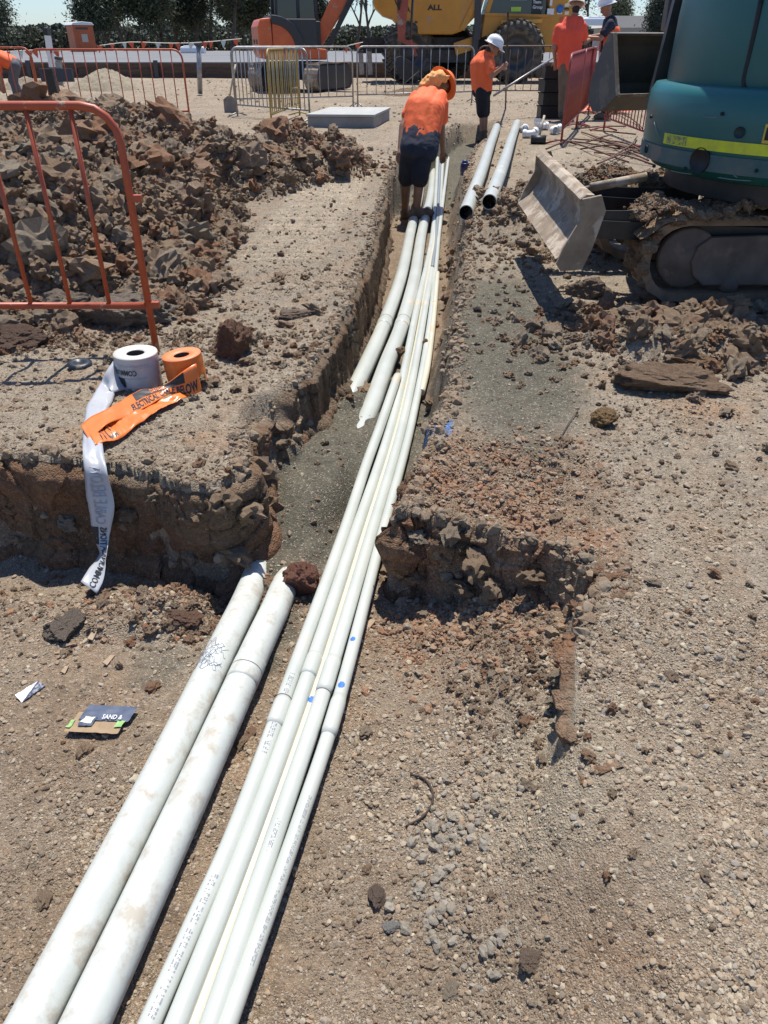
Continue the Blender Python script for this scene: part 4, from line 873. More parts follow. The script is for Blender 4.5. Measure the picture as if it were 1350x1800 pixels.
# cab edge, boom and arm seen past the left side
b = MB(); b.bar((-.88,.62,1.0), (-.74,.6,2.5), .10, .12); b.bar((-.86,.5,1.1), (-.80,.9,1.1), .10, .10); b.build('cab_post', M_BLACK, dig)
b = MB(); b.bar((-.55,.75,.95), (-.52,.95,2.6), .22, .3); b.build('boom', M_BLACK, dig, .02)
b = MB(); b.bar((-.50,1.75,2.7), (-.52,1.62,1.45), .17, .2); b.bar((-.5,1.0,2.5), (-.5,1.8,2.75), .16, .2); b.build('dipper_arm', mat('arm_brown', (.09,.06,.045), .6, col2=(.05,.035,.03), scale=6), dig, .015)
# bucket: side plates and a curved shell, opening towards the camera and right
def bucket(root, O, X, Y, Zv, width, s, m, teeth=0, zs=1.0):
    """profile in the X (opening direction) / Zv plane, extruded along Y"""
    prof = [(.12,.46),(.02,.47),(-.08,.38),(-.20,.22),(-.32,.03),(-.3,-.12),(-.16,-.2),(.06,-.19),(.40,-.04)]
    prof = [(a*s, c*s*zs) for a, c in prof]; O = Vector(O); X = Vector(X).normalized(); Y = Vector(Y).normalized(); Zv = Vector(Zv).normalized(); N = len(prof); t = .03*s
    b = MB(); vs = []
    for e in (-1, 1):
        for k, (a, c) in enumerate(prof): vs.append(O+X*a+Zv*c+Y*(e*width/2))
    inn = []
    cx = sum(a for a, c in prof)/N; cz = sum(c for a, c in prof)/N
    for e in (-1, 1):
        for a, c in prof:
            l = math.hypot(a-cx, c-cz); inn.append(O+X*(a-(a-cx)/l*t)+Zv*(c-(c-cz)/l*t)+Y*(e*width/2))
    allv = vs+inn; fs = []
    for i in range(N-1):
        fs += [(i, i+1, N+i+1, N+i), (2*N+i, 3*N+i, 3*N+i+1, 2*N+i+1)]
    fs += [(0, N, 3*N, 2*N), (N-1, 2*N+N-1, 3*N+N-1, 2*N-1)]
    b.add(allv, fs); b.build('bucket_shell', m, root)
    for e in (-1, 1):
        b = MB(); b.prism(prof, t*1.0, O+Y*(e*(width/2+t*.5)), X, Zv); b.build('bucket_side', m, root, .004)
        b = MB(); b.bar(O+X*prof[0][0]+Zv*prof[0][1]+Y*(e*(width/2+t*.5)), O+X*prof[-1][0]+Zv*prof[-1][1]+Y*(e*(width/2+t*.5)), .02*s+.01, t*1.4); b.build('side_cutter', M_MUDST, root)
    b = MB(); b.bar(O+X*prof[-1][0]+Zv*prof[-1][1]-Y*width/2, O+X*prof[-1][0]+Zv*prof[-1][1]+Y*width/2, .05*s, .035*s); b.build('cutting_edge', M_MUDST, root)
    for k in range(teeth):
        y = -width/2+width*(k+.5)/teeth; p = O+X*prof[-1][0]+Zv*prof[-1][1]+Y*y; b = MB(); b.bar(p, p+X*.10*s, .06*s, .04*s); b.build('tooth', M_MUDST, root)
M_BUCK = mat('bucket_steel', (.085,.08,.075), .6, metal=.3, col2=(.12,.105,.09), scale=5, dust=.15, dcol=(.2,.17,.14), bump=.1)
bucket(dig, (-.80,1.29,1.08), (.35,-.94,0), (.94,.35,0), (0,0,1), .66, .50, M_BUCK, zs=1.5)
# undercarriage
def track(y, name_front=True):
    x0, x1, zb_, zt_ = 1.58-HC.x, 3.75-HC.x, .05, .53; r = (zt_-zb_)/2; zc = (zt_+zb_)/2; pts = []
    for k in range(13): a = math.pi/2+math.pi*k/12; pts.append((x0+r*.75+r*math.cos(a)-.0, zc+r*math.sin(a)))
    for k in range(1, 14): pts.append((x0+r*.75+(x1-x0-1.5*r)*k/14, zb_))
    for k in range(13): a = -math.pi/2+math.pi*k/12; pts.append((x1-r*.75+r*math.cos(a), zc+r*math.sin(a)))
    for k in range(1, 14): pts.append((x1-r*.75-(x1-x0-1.5*r)*k/14, zt_))
    n = len(pts); b = MB(); W = .32; vs = []; th = .045
    for i, (a, c) in enumerate(pts):
        p = pts[(i-1) % n]; q = pts[(i+1) % n]; d = Vector((q[0]-p[0], q[1]-p[1])).normalized(); nn = Vector((d.y, -d.x)); 
        e = .014 if i % 2 else 0; e += .012*float(vnoise(a*7, c*7, y))
        for yy_, o_ in ((-W/2, e), (W/2, e), (W/2, -th), (-W/2, -th)): vs.append(Vector((a+nn.x*o_, y-HC.y+yy_+.012*float(vnoise(a*9, c*9, yy_)), c+nn.y*o_)))
    fs = [(4*i+k, 4*((i+1) % n)+k, 4*((i+1) % n)+(k+1) % 4, 4*i+(k+1) % 4) for i in range(n) for k in range(4)]; b.add(vs, fs); b.build('rubber_track', M_TRACK, dig)
    b = MB(); yf = y-HC.y-W/2+.05
    b.prism([(x0+.34,zc-.155),(x0+.27,zc-.10),(x0+.24,zc-.02),(x0+.26,zc+.07),(x0+.33,zc+.125),(x0+.6,zc+.135),(x1-.3,zc+.14),(x1-.3,zc-.15)], .05, (0, yf, 0), (1,0,0), (0,0,1)); b.build('track_frame', M_FRAME, dig, .012)
    b = MB(); b.box((x0+1.0, yf-.001, zc+.00), (.10, .056, .018)); b.build('frame_slot', M_SEAL_HOLE, dig)
    for xx, rr in ((x0+.22, .175), (x1-.2, .175)): b = MB(); b.lathe([(0,-.01),(rr*.35,-.01),(rr*.4,.0),(rr*.93,.0),(rr,.01),(rr,.05)], (xx, yf, zc), 20, Matrix.Rotation(math.radians(-90), 3, 'X')); b.build('idler_wheel', M_FRAME, dig)
    for k in range(4): b = MB(); b.lathe([(0,-.04),(.05,-.04),(.055,.04)], (x0+.5+.38*k, yf+.01, zb_+.085), 14, Matrix.Rotation(math.radians(-90), 3, 'X')); b.build('roller', M_FRAME, dig)
track(4.62); track(5.66)
# mud caked on the tracks
def mud(name, x0, x1, y0, y1, zc, hh, m, seed, wrap=0):
    n1, n2 = 90, 34; xs = np.linspace(0, 1, n1)[:, None]; yv = np.linspace(0, 1, n2)[None, :]; XX, YY = np.broadcast_arrays(xs, yv)
    env = np.sin(np.pi*np.clip(XX, 0, 1))**.35*np.sin(np.pi*np.clip(YY, 0, 1))**.35
    f1, e, cv = worley(XX*22, YY*8, seed); zz = zc+env*hh*(.45+.5*fbm(XX*9, YY*4, 0, 4, seed)+.5*(.6-f1))-.03
    Xw = x0+(x1-x0)*XX; Zw = zz-wrap*ss(.30, 0, XX)**1.6*.10; Xw = Xw
    C_ = np.broadcast_to(CLAY*1.35, XX.shape+(3,))*(1+.5*(cv-.5)[..., None]); o = grid_mesh(name, Xw-HC.x, y0+(y1-y0)*YY-HC.y, Zw, C_, m); o.parent = dig; return o
mud('caked_mud', 1.47, 2.18, 4.42, 4.82, .55, .075, M_WALL, 5, 1); mud('caked_mud', 1.42, 2.1, 5.46, 5.90, .56, .09, M_WALL, 6, 1)
px_, py_ = np.random.default_rng(5).uniform(0, 1, 700), np.random.default_rng(6).uniform(0, 1, 700); pm = np.stack([1.47+.7*px_-HC.x, 4.42+.4*py_-HC.y, .57+.03*np.sin(px_*9)-.05*ss(.3, 0, px_)], -1)
pm2 = np.stack([1.42+.7*px_-HC.x, 5.46+.42*py_-HC.y, .59+.03*np.sin(px_*7)-.05*ss(.3, 0, px_)], -1)
mc_ = scatter('mud_crumbs', np.concatenate([pm, pm2]), np.clip(.008*(np.random.default_rng(7).pareto(2, 1400)+1), .008, .035), C_CLO, dig, 41); mc_['kind'] = 'stuff'
# side clods stuck on the front of the near track
r_ = np.random.default_rng(77)
for i in range(90):
    a = r_.uniform(math.pi*.5, math.pi*1.2); R_ = .235; o = link(bpy.data.objects.new('mud_clod', CLO[i % 10]), dig); s_ = r_.uniform(.015, .045)
    o.location = (1.58-HC.x+.18+R_*math.cos(a), 4.46-HC.y+r_.uniform(-.02, .28), .29+R_*math.sin(a)); o.scale = (s_, s_, s_)
b = MB(); b.box((.1,.06,.48), (.95,.78,.2)); b.box((.1,.06,.60), (.5,.5,.1)); b.build('undercarriage', M_BLACK, dig, .02)
# dozer blade
bl = [(0,-.01),(.055,.05),(.105,.13),(.118,.20),(.10,.27),(.075,.31),(.10,.335),(.135,.33),(.155,.27),(.15,.18),(.13,.08),(.06,-.02)]
ax = Vector((-.0,1.42,.05)); O = Vector((.965,4.27,.355))-HC; O.z = .355; b = MB(); vs = []
nseg = 14
for i in range(nseg+1):
    f = i/nseg
    for a, c in bl: vs.append(O+ax*f+Vector((a*1.25+.004*float(vnoise(i*.9, a*20, c*20)), 0, c*.98+.004*float(vnoise(i*1.3, a*20, 3+c*20)))))
nb = len(bl); fs = [(i*nb+k, i*nb+(k+1) % nb, (i+1)*nb+(k+1) % nb, (i+1)*nb+k) for i in range(nseg) for k in range(nb)]; b.add(vs, fs, False); b.add(vs[:nb], [tuple(range(nb))]); b.add(vs[-nb:], [tuple(range(nb))[::-1]]); b.build('dozer_blade', M_MUDST, dig)
for f in (-.012, 1.012):
    b = MB(); b.prism([(.0,-.03),(.03,.06),(.10,.20),(.10,.31),(.20,.33),(.235,.25),(.19,.05),(.15,-.06),(.03,-.07)], .022, O+ax*f, (1,0,0), (0,0,1)); b.build('blade_end_plate', M_MUDST, dig, .004)
for f in (.24, .76):
    p = O+ax*f; b = MB(); b.bar(p+Vector((.14,0,.08)), (-.45, p.y, .40), .07, .10); b.bar(p+Vector((.14,0,.13)), (-.6, p.y, .50), .012, .085); b.build('blade_arm', M_BLACK, dig)
p = O+ax*.5; b = MB(); b.tube([p+Vector((.16,0,.2)), p+Vector((.36,0,.235))], .014, 12); b.build('cylinder_rod', M_CHROME, dig); b = MB(); b.tube([p+Vector((.32,0,.228)), p+Vector((.66,0,.29))], .027, 16); b.build('blade_cylinder', M_MUDST, dig)
# ---------------------------------------------------------------- orange excavator behind
M_ORX = mat('orange_paint', (.62,.13,.03), .4, col2=(.5,.10,.03), scale=3, dust=.12); M_ORXD = mat('arm_orange', (.36,.075,.04), .5, col2=(.28,.06,.035), scale=3, dust=.1); M_DKG = mat('dark_grey', (.045,.047,.05), .5); M_CHAR = mat('charcoal_panel', (.028,.03,.033), .45)
EX = Vector((-2.3, 24.6, .2)); ex = empty('orange_excavator', EX, 0, 'orange excavator with a charcoal engine cover working behind the grey barriers', 'excavator')
d = Vector((.38,.92,0)).normalized(); sd_ = Vector((d.y,-d.x,0))
for sgn in (-1, 1):
    c = sd_*(sgn*1.02)+Vector((0,0,.38)); L_, r = 1.35, .36; pts = []
    for k in range(11): a = math.pi/2+math.pi*k/10; pts.append((-L_+r+r*math.cos(a), r*math.sin(a)))
    for k in range(1, 12): pts.append((-L_+r+(2*L_-2*r)*k/12, -r))
    for k in range(11): a = -math.pi/2+math.pi*k/10; pts.append((L_-r+r*math.cos(a), r*math.sin(a)))
    for k in range(1, 12): pts.append((L_-r-(2*L_-2*r)*k/12, r))
    n = len(pts); b = MB(); vs = []
    for i, (a, h) in enumerate(pts):
        for s_ in (-.24, .24): vs.append(c+d*a+sd_*s_+Vector((0,0,h*(1.06 if i % 2 else 1))))
    b.add(vs, [(2*i, 2*i+1, 2*((i+1) % n)+1, 2*((i+1) % n)) for i in range(n)]); b.build('steel_track', M_MUDST, ex)
    b = MB(); b.prism([(a*.97, h*.93) for a, h in pts], .40, c, d, (0,0,1)); b.build('track_frame', M_DKG, ex)
    for k in range(22):
        a = -L_+.2+(2*L_-.4)*k/21; b = MB(); b.bar(c+d*a+Vector((0,0,r+.03))-sd_*.25, c+d*a+Vector((0,0,r+.03))+sd_*.25, .08, .03); b.build('track_pad', M_MUDST, ex)
b = MB(); b.box((0,0,.55), (1.5,1.5,.5), math.radians(20)); b.build('car_body', M_DKG, ex)
hr = math.radians(14); HX = Matrix.Rotation(hr, 3, 'Z')
hv = lambda x, y, z: HX @ Vector((x, y, z))
# house: counterweight at the left end (-x), boom to the right (+x)
b = MB(); b.prism([(-1.0,.85),(-1.38,.90),(-1.45,1.1),(-1.45,1.75),(-1.35,1.95),(-1.02,1.98)], 2.1, hv(0,0,0), HX @ Vector((1,0,0)), (0,0,1)); b.build('counterweight', M_ORX, ex, .06)
b = MB(); b.prism([(-1.0,.86),(.7,.86),(.7,1.15),(.05,1.2),(-.1,1.45),(-.4,1.75),(-.75,1.92),(-1.0,1.93)], 2.06, (0,0,0), HX @ Vector((1,0,0)), (0,0,1)); b.build('engine_housing', M_ORX, ex, .04)
b = MB(); arc = [(-1.02+1.0*math.sin(a), 1.17+.88*math.cos(a)) for a in [i*math.pi/2/10 for i in range(11)]]; inn = [(-1.02+.72*math.sin(a), 1.15+.66*math.cos(a)) for a in [i*math.pi/2/10 for i in range(10, -1, -1)]]
b.prism(arc+inn, 2.16, (0,0,0), HX @ Vector((1,0,0)), (0,0,1), False); b.build('engine_hood', M_CHAR, ex, .03)
b = MB(); b.prism([(-.75,1.3),(.55,1.1),(.62,2.0),(.45,3.1),(-.7,3.1)], .98, hv(0,.5,0), HX @ Vector((1,0,0)), (0,0,1)); b.build('cab_glass', M_GLASS, ex)
b = MB()
for x, zz in ((-.75, 1.4), (.0, 1.3), (.60, 1.2)):
    for y in (.0, 1.0): b.bar(hv(x, y, zz), hv(x*.9, y, 3.15), .09, .09)
b.prism([(-.78,3.08),(.52,3.08),(.5,3.2),(-.75,3.2)], 1.1, hv(0,.5,0), HX @ Vector((1,0,0)), (0,0,1)); b.bar(hv(-.75,0,1.95), hv(.62,0,1.95), .06, .08); b.build('cab_frame', M_CHAR, ex)
b = MB(); b.box(hv(-.3,-.75,1.5), (1.4,.5,.9), hr); b.box(hv(.2,-.4,1.5), (.8,.4,.8), hr); b.build('side_tank', M_CHAR, ex, .03)
b = MB(); b.box(hv(-1.46,-.5,1.35), (.02,.35,.12), hr); b.box(hv(-1.46,.3,1.35), (.02,.35,.12), hr); b.build('rear_vent', M_BLACK, ex)
b = MB(); b.prism([(.25,1.05),(.55,1.0),(2.0,2.9),(2.5,3.9),(2.35,4.15),(1.95,3.95),(1.35,3.0)], .34, (0,-.15,0), (1,0,0), (0,0,1)); b.prism([(2.35,4.15),(2.45,3.8),(3.55,4.15),(3.5,4.4)], .32, (0,-.15,0), (1,0,0), (0,0,1)); b.build('boom', M_ORX, ex, .02)
b = MB(); b.bar((.95,-.35,1.2), (1.75,-.35,2.6), .13, .13); b.bar((1.7,-.35,2.5), (2.2,-.35,3.4), .07, .07); b.bar((.8,-.38,1.0), (2.45,-.3,3.6), .10, .14); b.build('boom_cylinder', M_BLACK, ex)
b = MB(); b.prism([(3.15,4.5),(3.55,4.55),(3.62,3.4),(3.40,1.35),(3.2,1.35),(3.1,3.3)], .30, (0,-.15,0), (1,0,0), (0,0,1)); b.build('dipper_arm', M_ORXD, ex, .02)
b = MB(); b.tube([(3.72,-.15,4.4),(3.66,-.15,2.6)], .085, 12); b.tube([(3.66,-.15,2.6),(3.6,-.15,1.35)], .04, 10); b.build('bucket_cylinder', M_DKG, ex)
for k in range(3):
    b = MB(); b.tube(spline([Vector((3.12,-.33,4.3)), Vector((3.02-.05*k,-.4,3.4)), Vector((3.05+.1*k,-.38,2.6)), Vector((3.22,-.32,2.2))], .1), .022, 6); b.build('hose', M_BLACK, ex)
b = MB(); b.bar((3.25,-.15,1.42), (3.85,-.15,1.20), .26, .12); b.bar((3.6,-.15,1.4), (3.8,-.15,.95), .3, .1); b.build('bucket_link', M_ORXD, ex)
bucket(ex, (3.35,-.15,.62), (.25,.0,-1), (0,1,0), (1,0,.1), .95, 1.05, M_BLACK, 0)
ex.scale = (.86, .86, .86); ex.location.x = -2.36
# ---------------------------------------------------------------- yellow dump truck
M_YTR = mat('truck_yellow', (.58,.27,.03), .45, col2=(.50,.23,.03), scale=2, dust=.12); M_TYRE = mat('tyre', (.035,.033,.03), .85, col2=(.14,.12,.09), scale=8, bump=.2); M_WIN = mat('truck_window', (.02,.035,.045), .1, spec=.7)
TX = Vector((2.0, 28.5, .2)); tr = empty('dump_truck', TX, 0, 'big yellow dump truck parked side on behind the brown barrier', 'dump truck')
def tp(u, v, y=0): p = PY(u, v, TX.y+y); return (p.x-TX.x, p.z-TX.z)
poly = [tp(658,-60), tp(656,10), tp(672,26), tp(690,32), tp(704,48), tp(712,60), tp(795,61), tp(812,55), tp(846,18), tp(868,-60)]
b = MB(); b.prism(poly, 2.5, (0,1.25,0), (1,0,0), (0,0,1)); b.build('dump_body', M_YTR, tr, .05)
b = MB(); b.bar((tp(812,52)[0],-.02,tp(812,52)[1]), (tp(862,-50)[0],-.02,tp(862,-50)[1]), .05, .16); b.build('body_rib', M_YTR, tr)
def wheel(cx, cz, R_, W_, y, name='wheel', rot=0):
    e = empty(name, (cx, y, cz), rot, parent=tr); b = MB(); prof = []
    for r_a, w_a in ((.58,-.42),(.62,-.5),(.86,-.5),(.97,-.42),(1.0,-.25),(1.0,.25),(.97,.42),(.86,.5),(.62,.5),(.58,.42)): prof.append((r_a*R_, w_a*W_))
    Mx = Matrix.Rotation(math.radians(90), 3, 'X'); b.lathe(prof, (0,0,0), 40, Mx)
    for k in range(26):
        a = 2*math.pi*k/26
        for s_ in (-1, 1): b.bar(Vector((math.cos(a)*R_*1.0, s_*W_*.5, math.sin(a)*R_*1.0)), Vector((math.cos(a+.16)*R_*1.03, 0, math.sin(a+.16)*R_*1.03)), R_*.09, R_*.07)
    b.build('tyre', M_TYRE, e); b = MB(); b.lathe([(0,-.2*W_),(.2*R_,-.25*W_),(.25*R_,-.1*W_),(.5*R_,-.12*W_),(.58*R_,-.42*W_),(.60*R_,-.42*W_),(.6*R_,.4*W_),(0,.4*W_)], (0,0,0), 30, Matrix.Rotation(math.radians(-90), 3, 'X')); b.build('rim', M_DKG, e)
    for k in range(8):
        a = 2*math.pi*k/8; b = MB(); b.lathe([(.03,-.04),(.03,.04)], (math.cos(a)*.4*R_, -.16*W_, math.sin(a)*.4*R_), 6, Mx)
    return e
c = tp(905,103,-.2); wheel(c[0], .87, .86, .6, -.2); c = tp(722,103,.1); wheel(c[0]-.05, .85, .84, .6, .2, rot=.5); c = tp(790,103,1.8); wheel(c[0], .85, .84, .6, 2.2)
b = MB(); b.box((-.4,1.2,1.05), (4.6,1.0,.45)); b.box((.3,.6,.75), (1.6,.8,.35)); b.build('chassis', M_BLACK, tr); b = MB(); b.bar((tp(800,85)[0],.2,.95), (tp(838,85)[0],.2,1.15), .3, .35); b.build('chassis_arm', M_YTR, tr)
A = tp(848,92); B = tp(1010,92); C1 = tp(1010,-60); hh = tp(855,22)
b = MB(); b.prism([(tp(846,66)[0],tp(846,66)[1]), tp(865,60), tp(880,50), tp(930,50), tp(945,62), tp(950,92), tp(1010,92), tp(1010,-60), tp(968,-60), tp(966,26), tp(852,24)], 2.2, (0,1.1,0), (1,0,0), (0,0,1)); b.build('front_body', M_YTR, tr, .03)
b = MB(); b.prism([tp(858,25), tp(962,28), tp(958,-60), tp(880,-60)], 2.0, (0,1.15,0), (1,0,0), (0,0,1)); b.build('cab_glass', M_WIN, tr)
b = MB(); q = tp(856,22); q2 = tp(882,-60); b.bar((q[0],.05,q[1]), (q2[0],.05,q2[1]), .12, .14); q = tp(852,25); q2 = tp(968,28); b.bar((q[0],.0,q[1]), (q2[0],.0,q2[1]), .1, .07); b.build('cab_frame', M_YTR, tr)
q = tp(880,39); q2 = tp(952,37); b = MB(); b.bar((q[0],-.06,q[1]), (q2[0],-.06,q2[1]), .10, .10); b.build('hand_rail', mat('rail_yellow', (.75,.38,.06), .5), tr)
b = MB(); b.bar((tp(838,70)[0],-.05,tp(838,70)[1]), (tp(842,-50)[0],-.05,tp(842,-50)[1]), .16, .2); b.bar((tp(832,120)[0],0,tp(832,120)[1]), (tp(836,60)[0],0,tp(836,60)[1]), .2, .2); b.build('exhaust_stack', M_DKG, tr)
def plate(u0, v0, u1, v1, m, name='sticker', y=-.02): a = tp(u0, v0); c = tp(u1, v1); b = MB(); b.box(((a[0]+c[0])/2, y, (a[1]+c[1])/2), (abs(c[0]-a[0]), .02, abs(c[1]-a[1]))); return b.build(name, m, tr)
M_LIME = mat('lime_plate', (.45,.7,.08), .5); M_WH = mat('white_sticker', (.72,.74,.76), .5); M_BL = mat('blue_sticker', (.03,.16,.5), .5)
plate(897,1,930,-30,mat('window_sign', (.16,.2,.2), .5),'window_sign',.13); plate(899,20,917,12,M_LIME,'number_plate',.12); plate(935,26,957,-20,M_BLACK,'black_panel',.12)
plate(961,26,974,15,M_WH); plate(979,25,989,11,M_WH); plate(966,10,972,-8,M_WH); plate(992,26,1000,20,mat('cream_sticker',(.75,.7,.5),.5)); plate(992,12,1000,6,mat('cream_sticker',(.75,.7,.5),.5)); plate(992,17,1000,14,M_BLACK); plate(984,38,990,30,mat('red_sticker',(.6,.1,.06),.5))
q = tp(984,16); b = MB(); b.lathe([(0,0),(.11,0),(.11,.02),(0,.02)], (q[0],-.035,q[1]), 20, Matrix.Rotation(math.radians(90), 3, 'X')); b.build('blue_disc', M_BL, tr)
def flat_text(body, u0, v0, u1, v1, m, parent, y, name='lettering', off=.02):
    t, f = text_mesh(body, 1, off); a = tp(u0, v0); c = tp(u1, v1); h_ = c[1]
    vs = [(a[0]+(c[0]-a[0])*x, y, a[1]+(c[1]-a[1])*yy_) for x, yy_ in t]; o = mesh_obj(name, vs, f, m, parent); return o
flat_text('ALL', 751, 18, 777, 8, M_BLACK, tr, -.012, off=.04); flat_text('A', 712, 22, 722, 12, M_BLACK, tr, -.012); flat_text('A', 700, 25, 709, 15, M_BLACK, tr, -.012, off=.05)
flat_text('Theatre', 938, 6, 953, 0, M_WH, tr, .105); flat_text('Group', 937, 17, 955, 9, M_WH, tr, .105)
# ---------------------------------------------------------------- people
M_SKIN = mat('skin', (.36,.19,.12), .55, col2=(.31,.155,.095), scale=12); M_SKIND = mat('skin_tanned', (.25,.135,.085), .55, col2=(.2,.105,.065), scale=12)
M_SHIRT = mat('shirt_orange', (.86,.145,.035), .75, col2=(.80,.12,.03), scale=6, bump=.1, bscale=120); M_SHIRT2 = mat('shirt_orange_red', (.88,.10,.045), .75, col2=(.8,.09,.04), scale=6); M_NAVYC = mat('navy_cloth', (.012,.016,.032), .85, col2=(.02,.024,.04), scale=8); M_BLKC = mat('black_cloth', (.008,.008,.011), .85, col2=(.016,.016,.02), scale=8)
M_KHAKI = mat('khaki_cloth', (.20,.15,.095), .85, col2=(.15,.115,.075), scale=8); M_BOOT = mat('boot', (.10,.07,.045), .8, col2=(.17,.13,.09), scale=14); M_HAIR = mat('hair', (.03,.02,.014), .8); M_HELM = mat('helmet_white', (.78,.78,.76), .3); M_HATO = mat('hat_orange', (.85,.17,.03), .7); M_HATP = mat('hat_flap', (.88,.42,.14), .8, col2=(.8,.34,.1), scale=8); M_REFL = mat('reflective', (.55,.55,.5), .4)
def capsule(mb, a, b, ra, rb, n=14):
    a = Vector(a); b = Vector(b); d = b-a; L_ = d.length
    if L_ < 1e-4: d = Vector((0,0,1)); L_ = 1e-4
    d.normalize(); pts = []; rad = []
    for k in range(5): t = math.pi/2*(1-k/5); pts.append(a-d*ra*math.sin(t)); rad.append(max(ra*math.cos(t), ra*.05))
    pts += [a, b]; rad += [ra, rb]
    for k in range(1, 6): t = math.pi/2*k/5; pts.append(b+d*rb*math.sin(t)); rad.append(max(rb*math.cos(t), rb*.05))
    mb.tube(pts, 0, n, rad=rad)
def ellipsoid(mb, c, rx, ry, rz, M_=None):
    prof = [(math.cos(t), math.sin(t)) for t in [(-math.pi/2+math.pi*k/12) for k in range(13)]]; M_ = M_ or Matrix.Identity(3)
    S_ = Matrix.Diagonal((rx, ry, rz)); b = [(max(r, .02), z) for r, z in prof]; mb.lathe(b, c, 20, M_ @ S_); n = len(mb.v); mb.f += [tuple(range(n-20*13, n-20*12))[::-1], tuple(range(n-20, n))]; mb.sm += [False]*2
def remeshed(name, mb, voxel, m, parent, smooth=4, disp=0.0, dscale=18.0, seed=1, aniso=(1,1,1)):
    me = bpy.data.meshes.new('tmp'); me.from_pydata([tuple(v) for v in mb.v], [], mb.f); me.update()
    o = bpy.data.objects.new('tmp', me); COL.objects.link(o); r = o.modifiers.new('r', 'REMESH'); r.mode = 'VOXEL'; r.voxel_size = voxel; s = o.modifiers.new('s', 'SMOOTH'); s.iterations = smooth; s.factor = .5
    dg = bpy.context.evaluated_depsgraph_get(); m2 = bpy.data.meshes.new_from_object(o.evaluated_get(dg)); bpy.data.objects.remove(o); m2.name = name
    if disp:
        n = len(m2.vertices); V = np.empty(n*3); m2.vertices.foreach_get('co', V); V = V.reshape(-1, 3); Nn = np.empty(n*3); m2.vertex_normals.foreach_get('vector', Nn); Nn = Nn.reshape(-1, 3)
        d_ = .6*fbm(V[:, 0]*dscale*aniso[0], V[:, 1]*dscale*aniso[1], V[:, 2]*dscale*aniso[2], 3, seed, ridge=True); V = V+Nn*(d_*disp)[:, None]; m2.vertices.foreach_set('co', V.ravel()); m2.update()
    m2.shade_smooth(); m2.materials.clear(); m2.materials.append(m); return link(bpy.data.objects.new(name, m2), parent)
def hand(mb, wrist, d, curl, s=1.0, side=1):
    d = Vector(d).normalized(); a, b_ = frame_of(d, Vector(curl)); n = b_ if b_.dot(Vector(curl)) > 0 else -b_
    w_ = Vector(wrist); capsule(mb, w_, w_+d*.055*s, .026*s, .030*s, 10); capsule(mb, w_+d*.05*s+a*.018*s, w_+d*.085*s+a*.026*s, .019*s, .016*s, 8); capsule(mb, w_+d*.05*s-a*.018*s, w_+d*.085*s-a*.026*s, .019*s, .016*s, 8)
    for k, (o_, l_) in enumerate(((.030,.034),(.011,.042),(-.010,.039),(-.030,.030))):
        k0 = w_+d*.09*s+a*o_*s; k1 = k0+(d*.85+n*.5).normalized()*l_*s; k2 = k1+(d*.2+n).normalized()*l_*.85*s; capsule(mb, k0, k1, .010*s, .009*s, 8); capsule(mb, k1, k2, .009*s, .0075*s, 8)
    t0 = w_+d*.03*s+a*.03*s*side; t1 = t0+(a*side*.7+d*.6+n*.4).normalized()*.04*s; capsule(mb, t0, t1, .012*s, .011*s, 8); capsule(mb, t1, t1+(d+n*.6).normalized()*.03*s, .011*s, .009*s, 8)
def head(mb, c, look, up, s=1.0):
    look = Vector(look).normalized(); up = Vector(up); up = (up-look*up.dot(look)).normalized(); rt = look.cross(up)
    M_ = Matrix((rt, look, up)).transposed(); c = Vector(c); ellipsoid(mb, c+up*.02*s, .076*s, .096*s, .105*s, M_); ellipsoid(mb, c-up*.055*s+look*.025*s, .055*s, .065*s, .062*s, M_)
    capsule(mb, c+look*.085*s+up*.015*s, c+look*.108*s-up*.018*s, .010*s, .015*s, 8)
    for e in (-1, 1): ellipsoid(mb, c+rt*e*.078*s-up*.005*s, .012*s, .022*s, .034*s, M_); ellipsoid(mb, c+look*.08*s+up*.035*s+rt*e*.03*s, .022*s, .012*s, .008*s, M_)
    ellipsoid(mb, c+look*.088*s-up*.05*s, .024*s, .012*s, .008*s, M_); return M_
def limb(mb, pts, rad):
    for i in range(len(pts)-1): capsule(mb, pts[i], pts[i+1], rad[i], rad[i+1])
def boots(root, pairs, m=M_BOOT, nm='boot'):
    for ank, toe in pairs:
        b = MB(); ank = Vector(ank); toe = Vector(toe); d = toe-ank; d.z = 0; d.normalize(); heel = ank-d*.05; heel.z = toe.z
        capsule(b, ank+Vector((0,0,.09)), ank, .058, .056); capsule(b, Vector((heel.x, heel.y, toe.z+.045)), Vector((toe.x, toe.y, toe.z+.035)), .05, .047); capsule(b, ank, toe-d*.05+Vector((0,0,.06)), .055, .048)
        o = remeshed(nm, b, .012, m, root, 3)
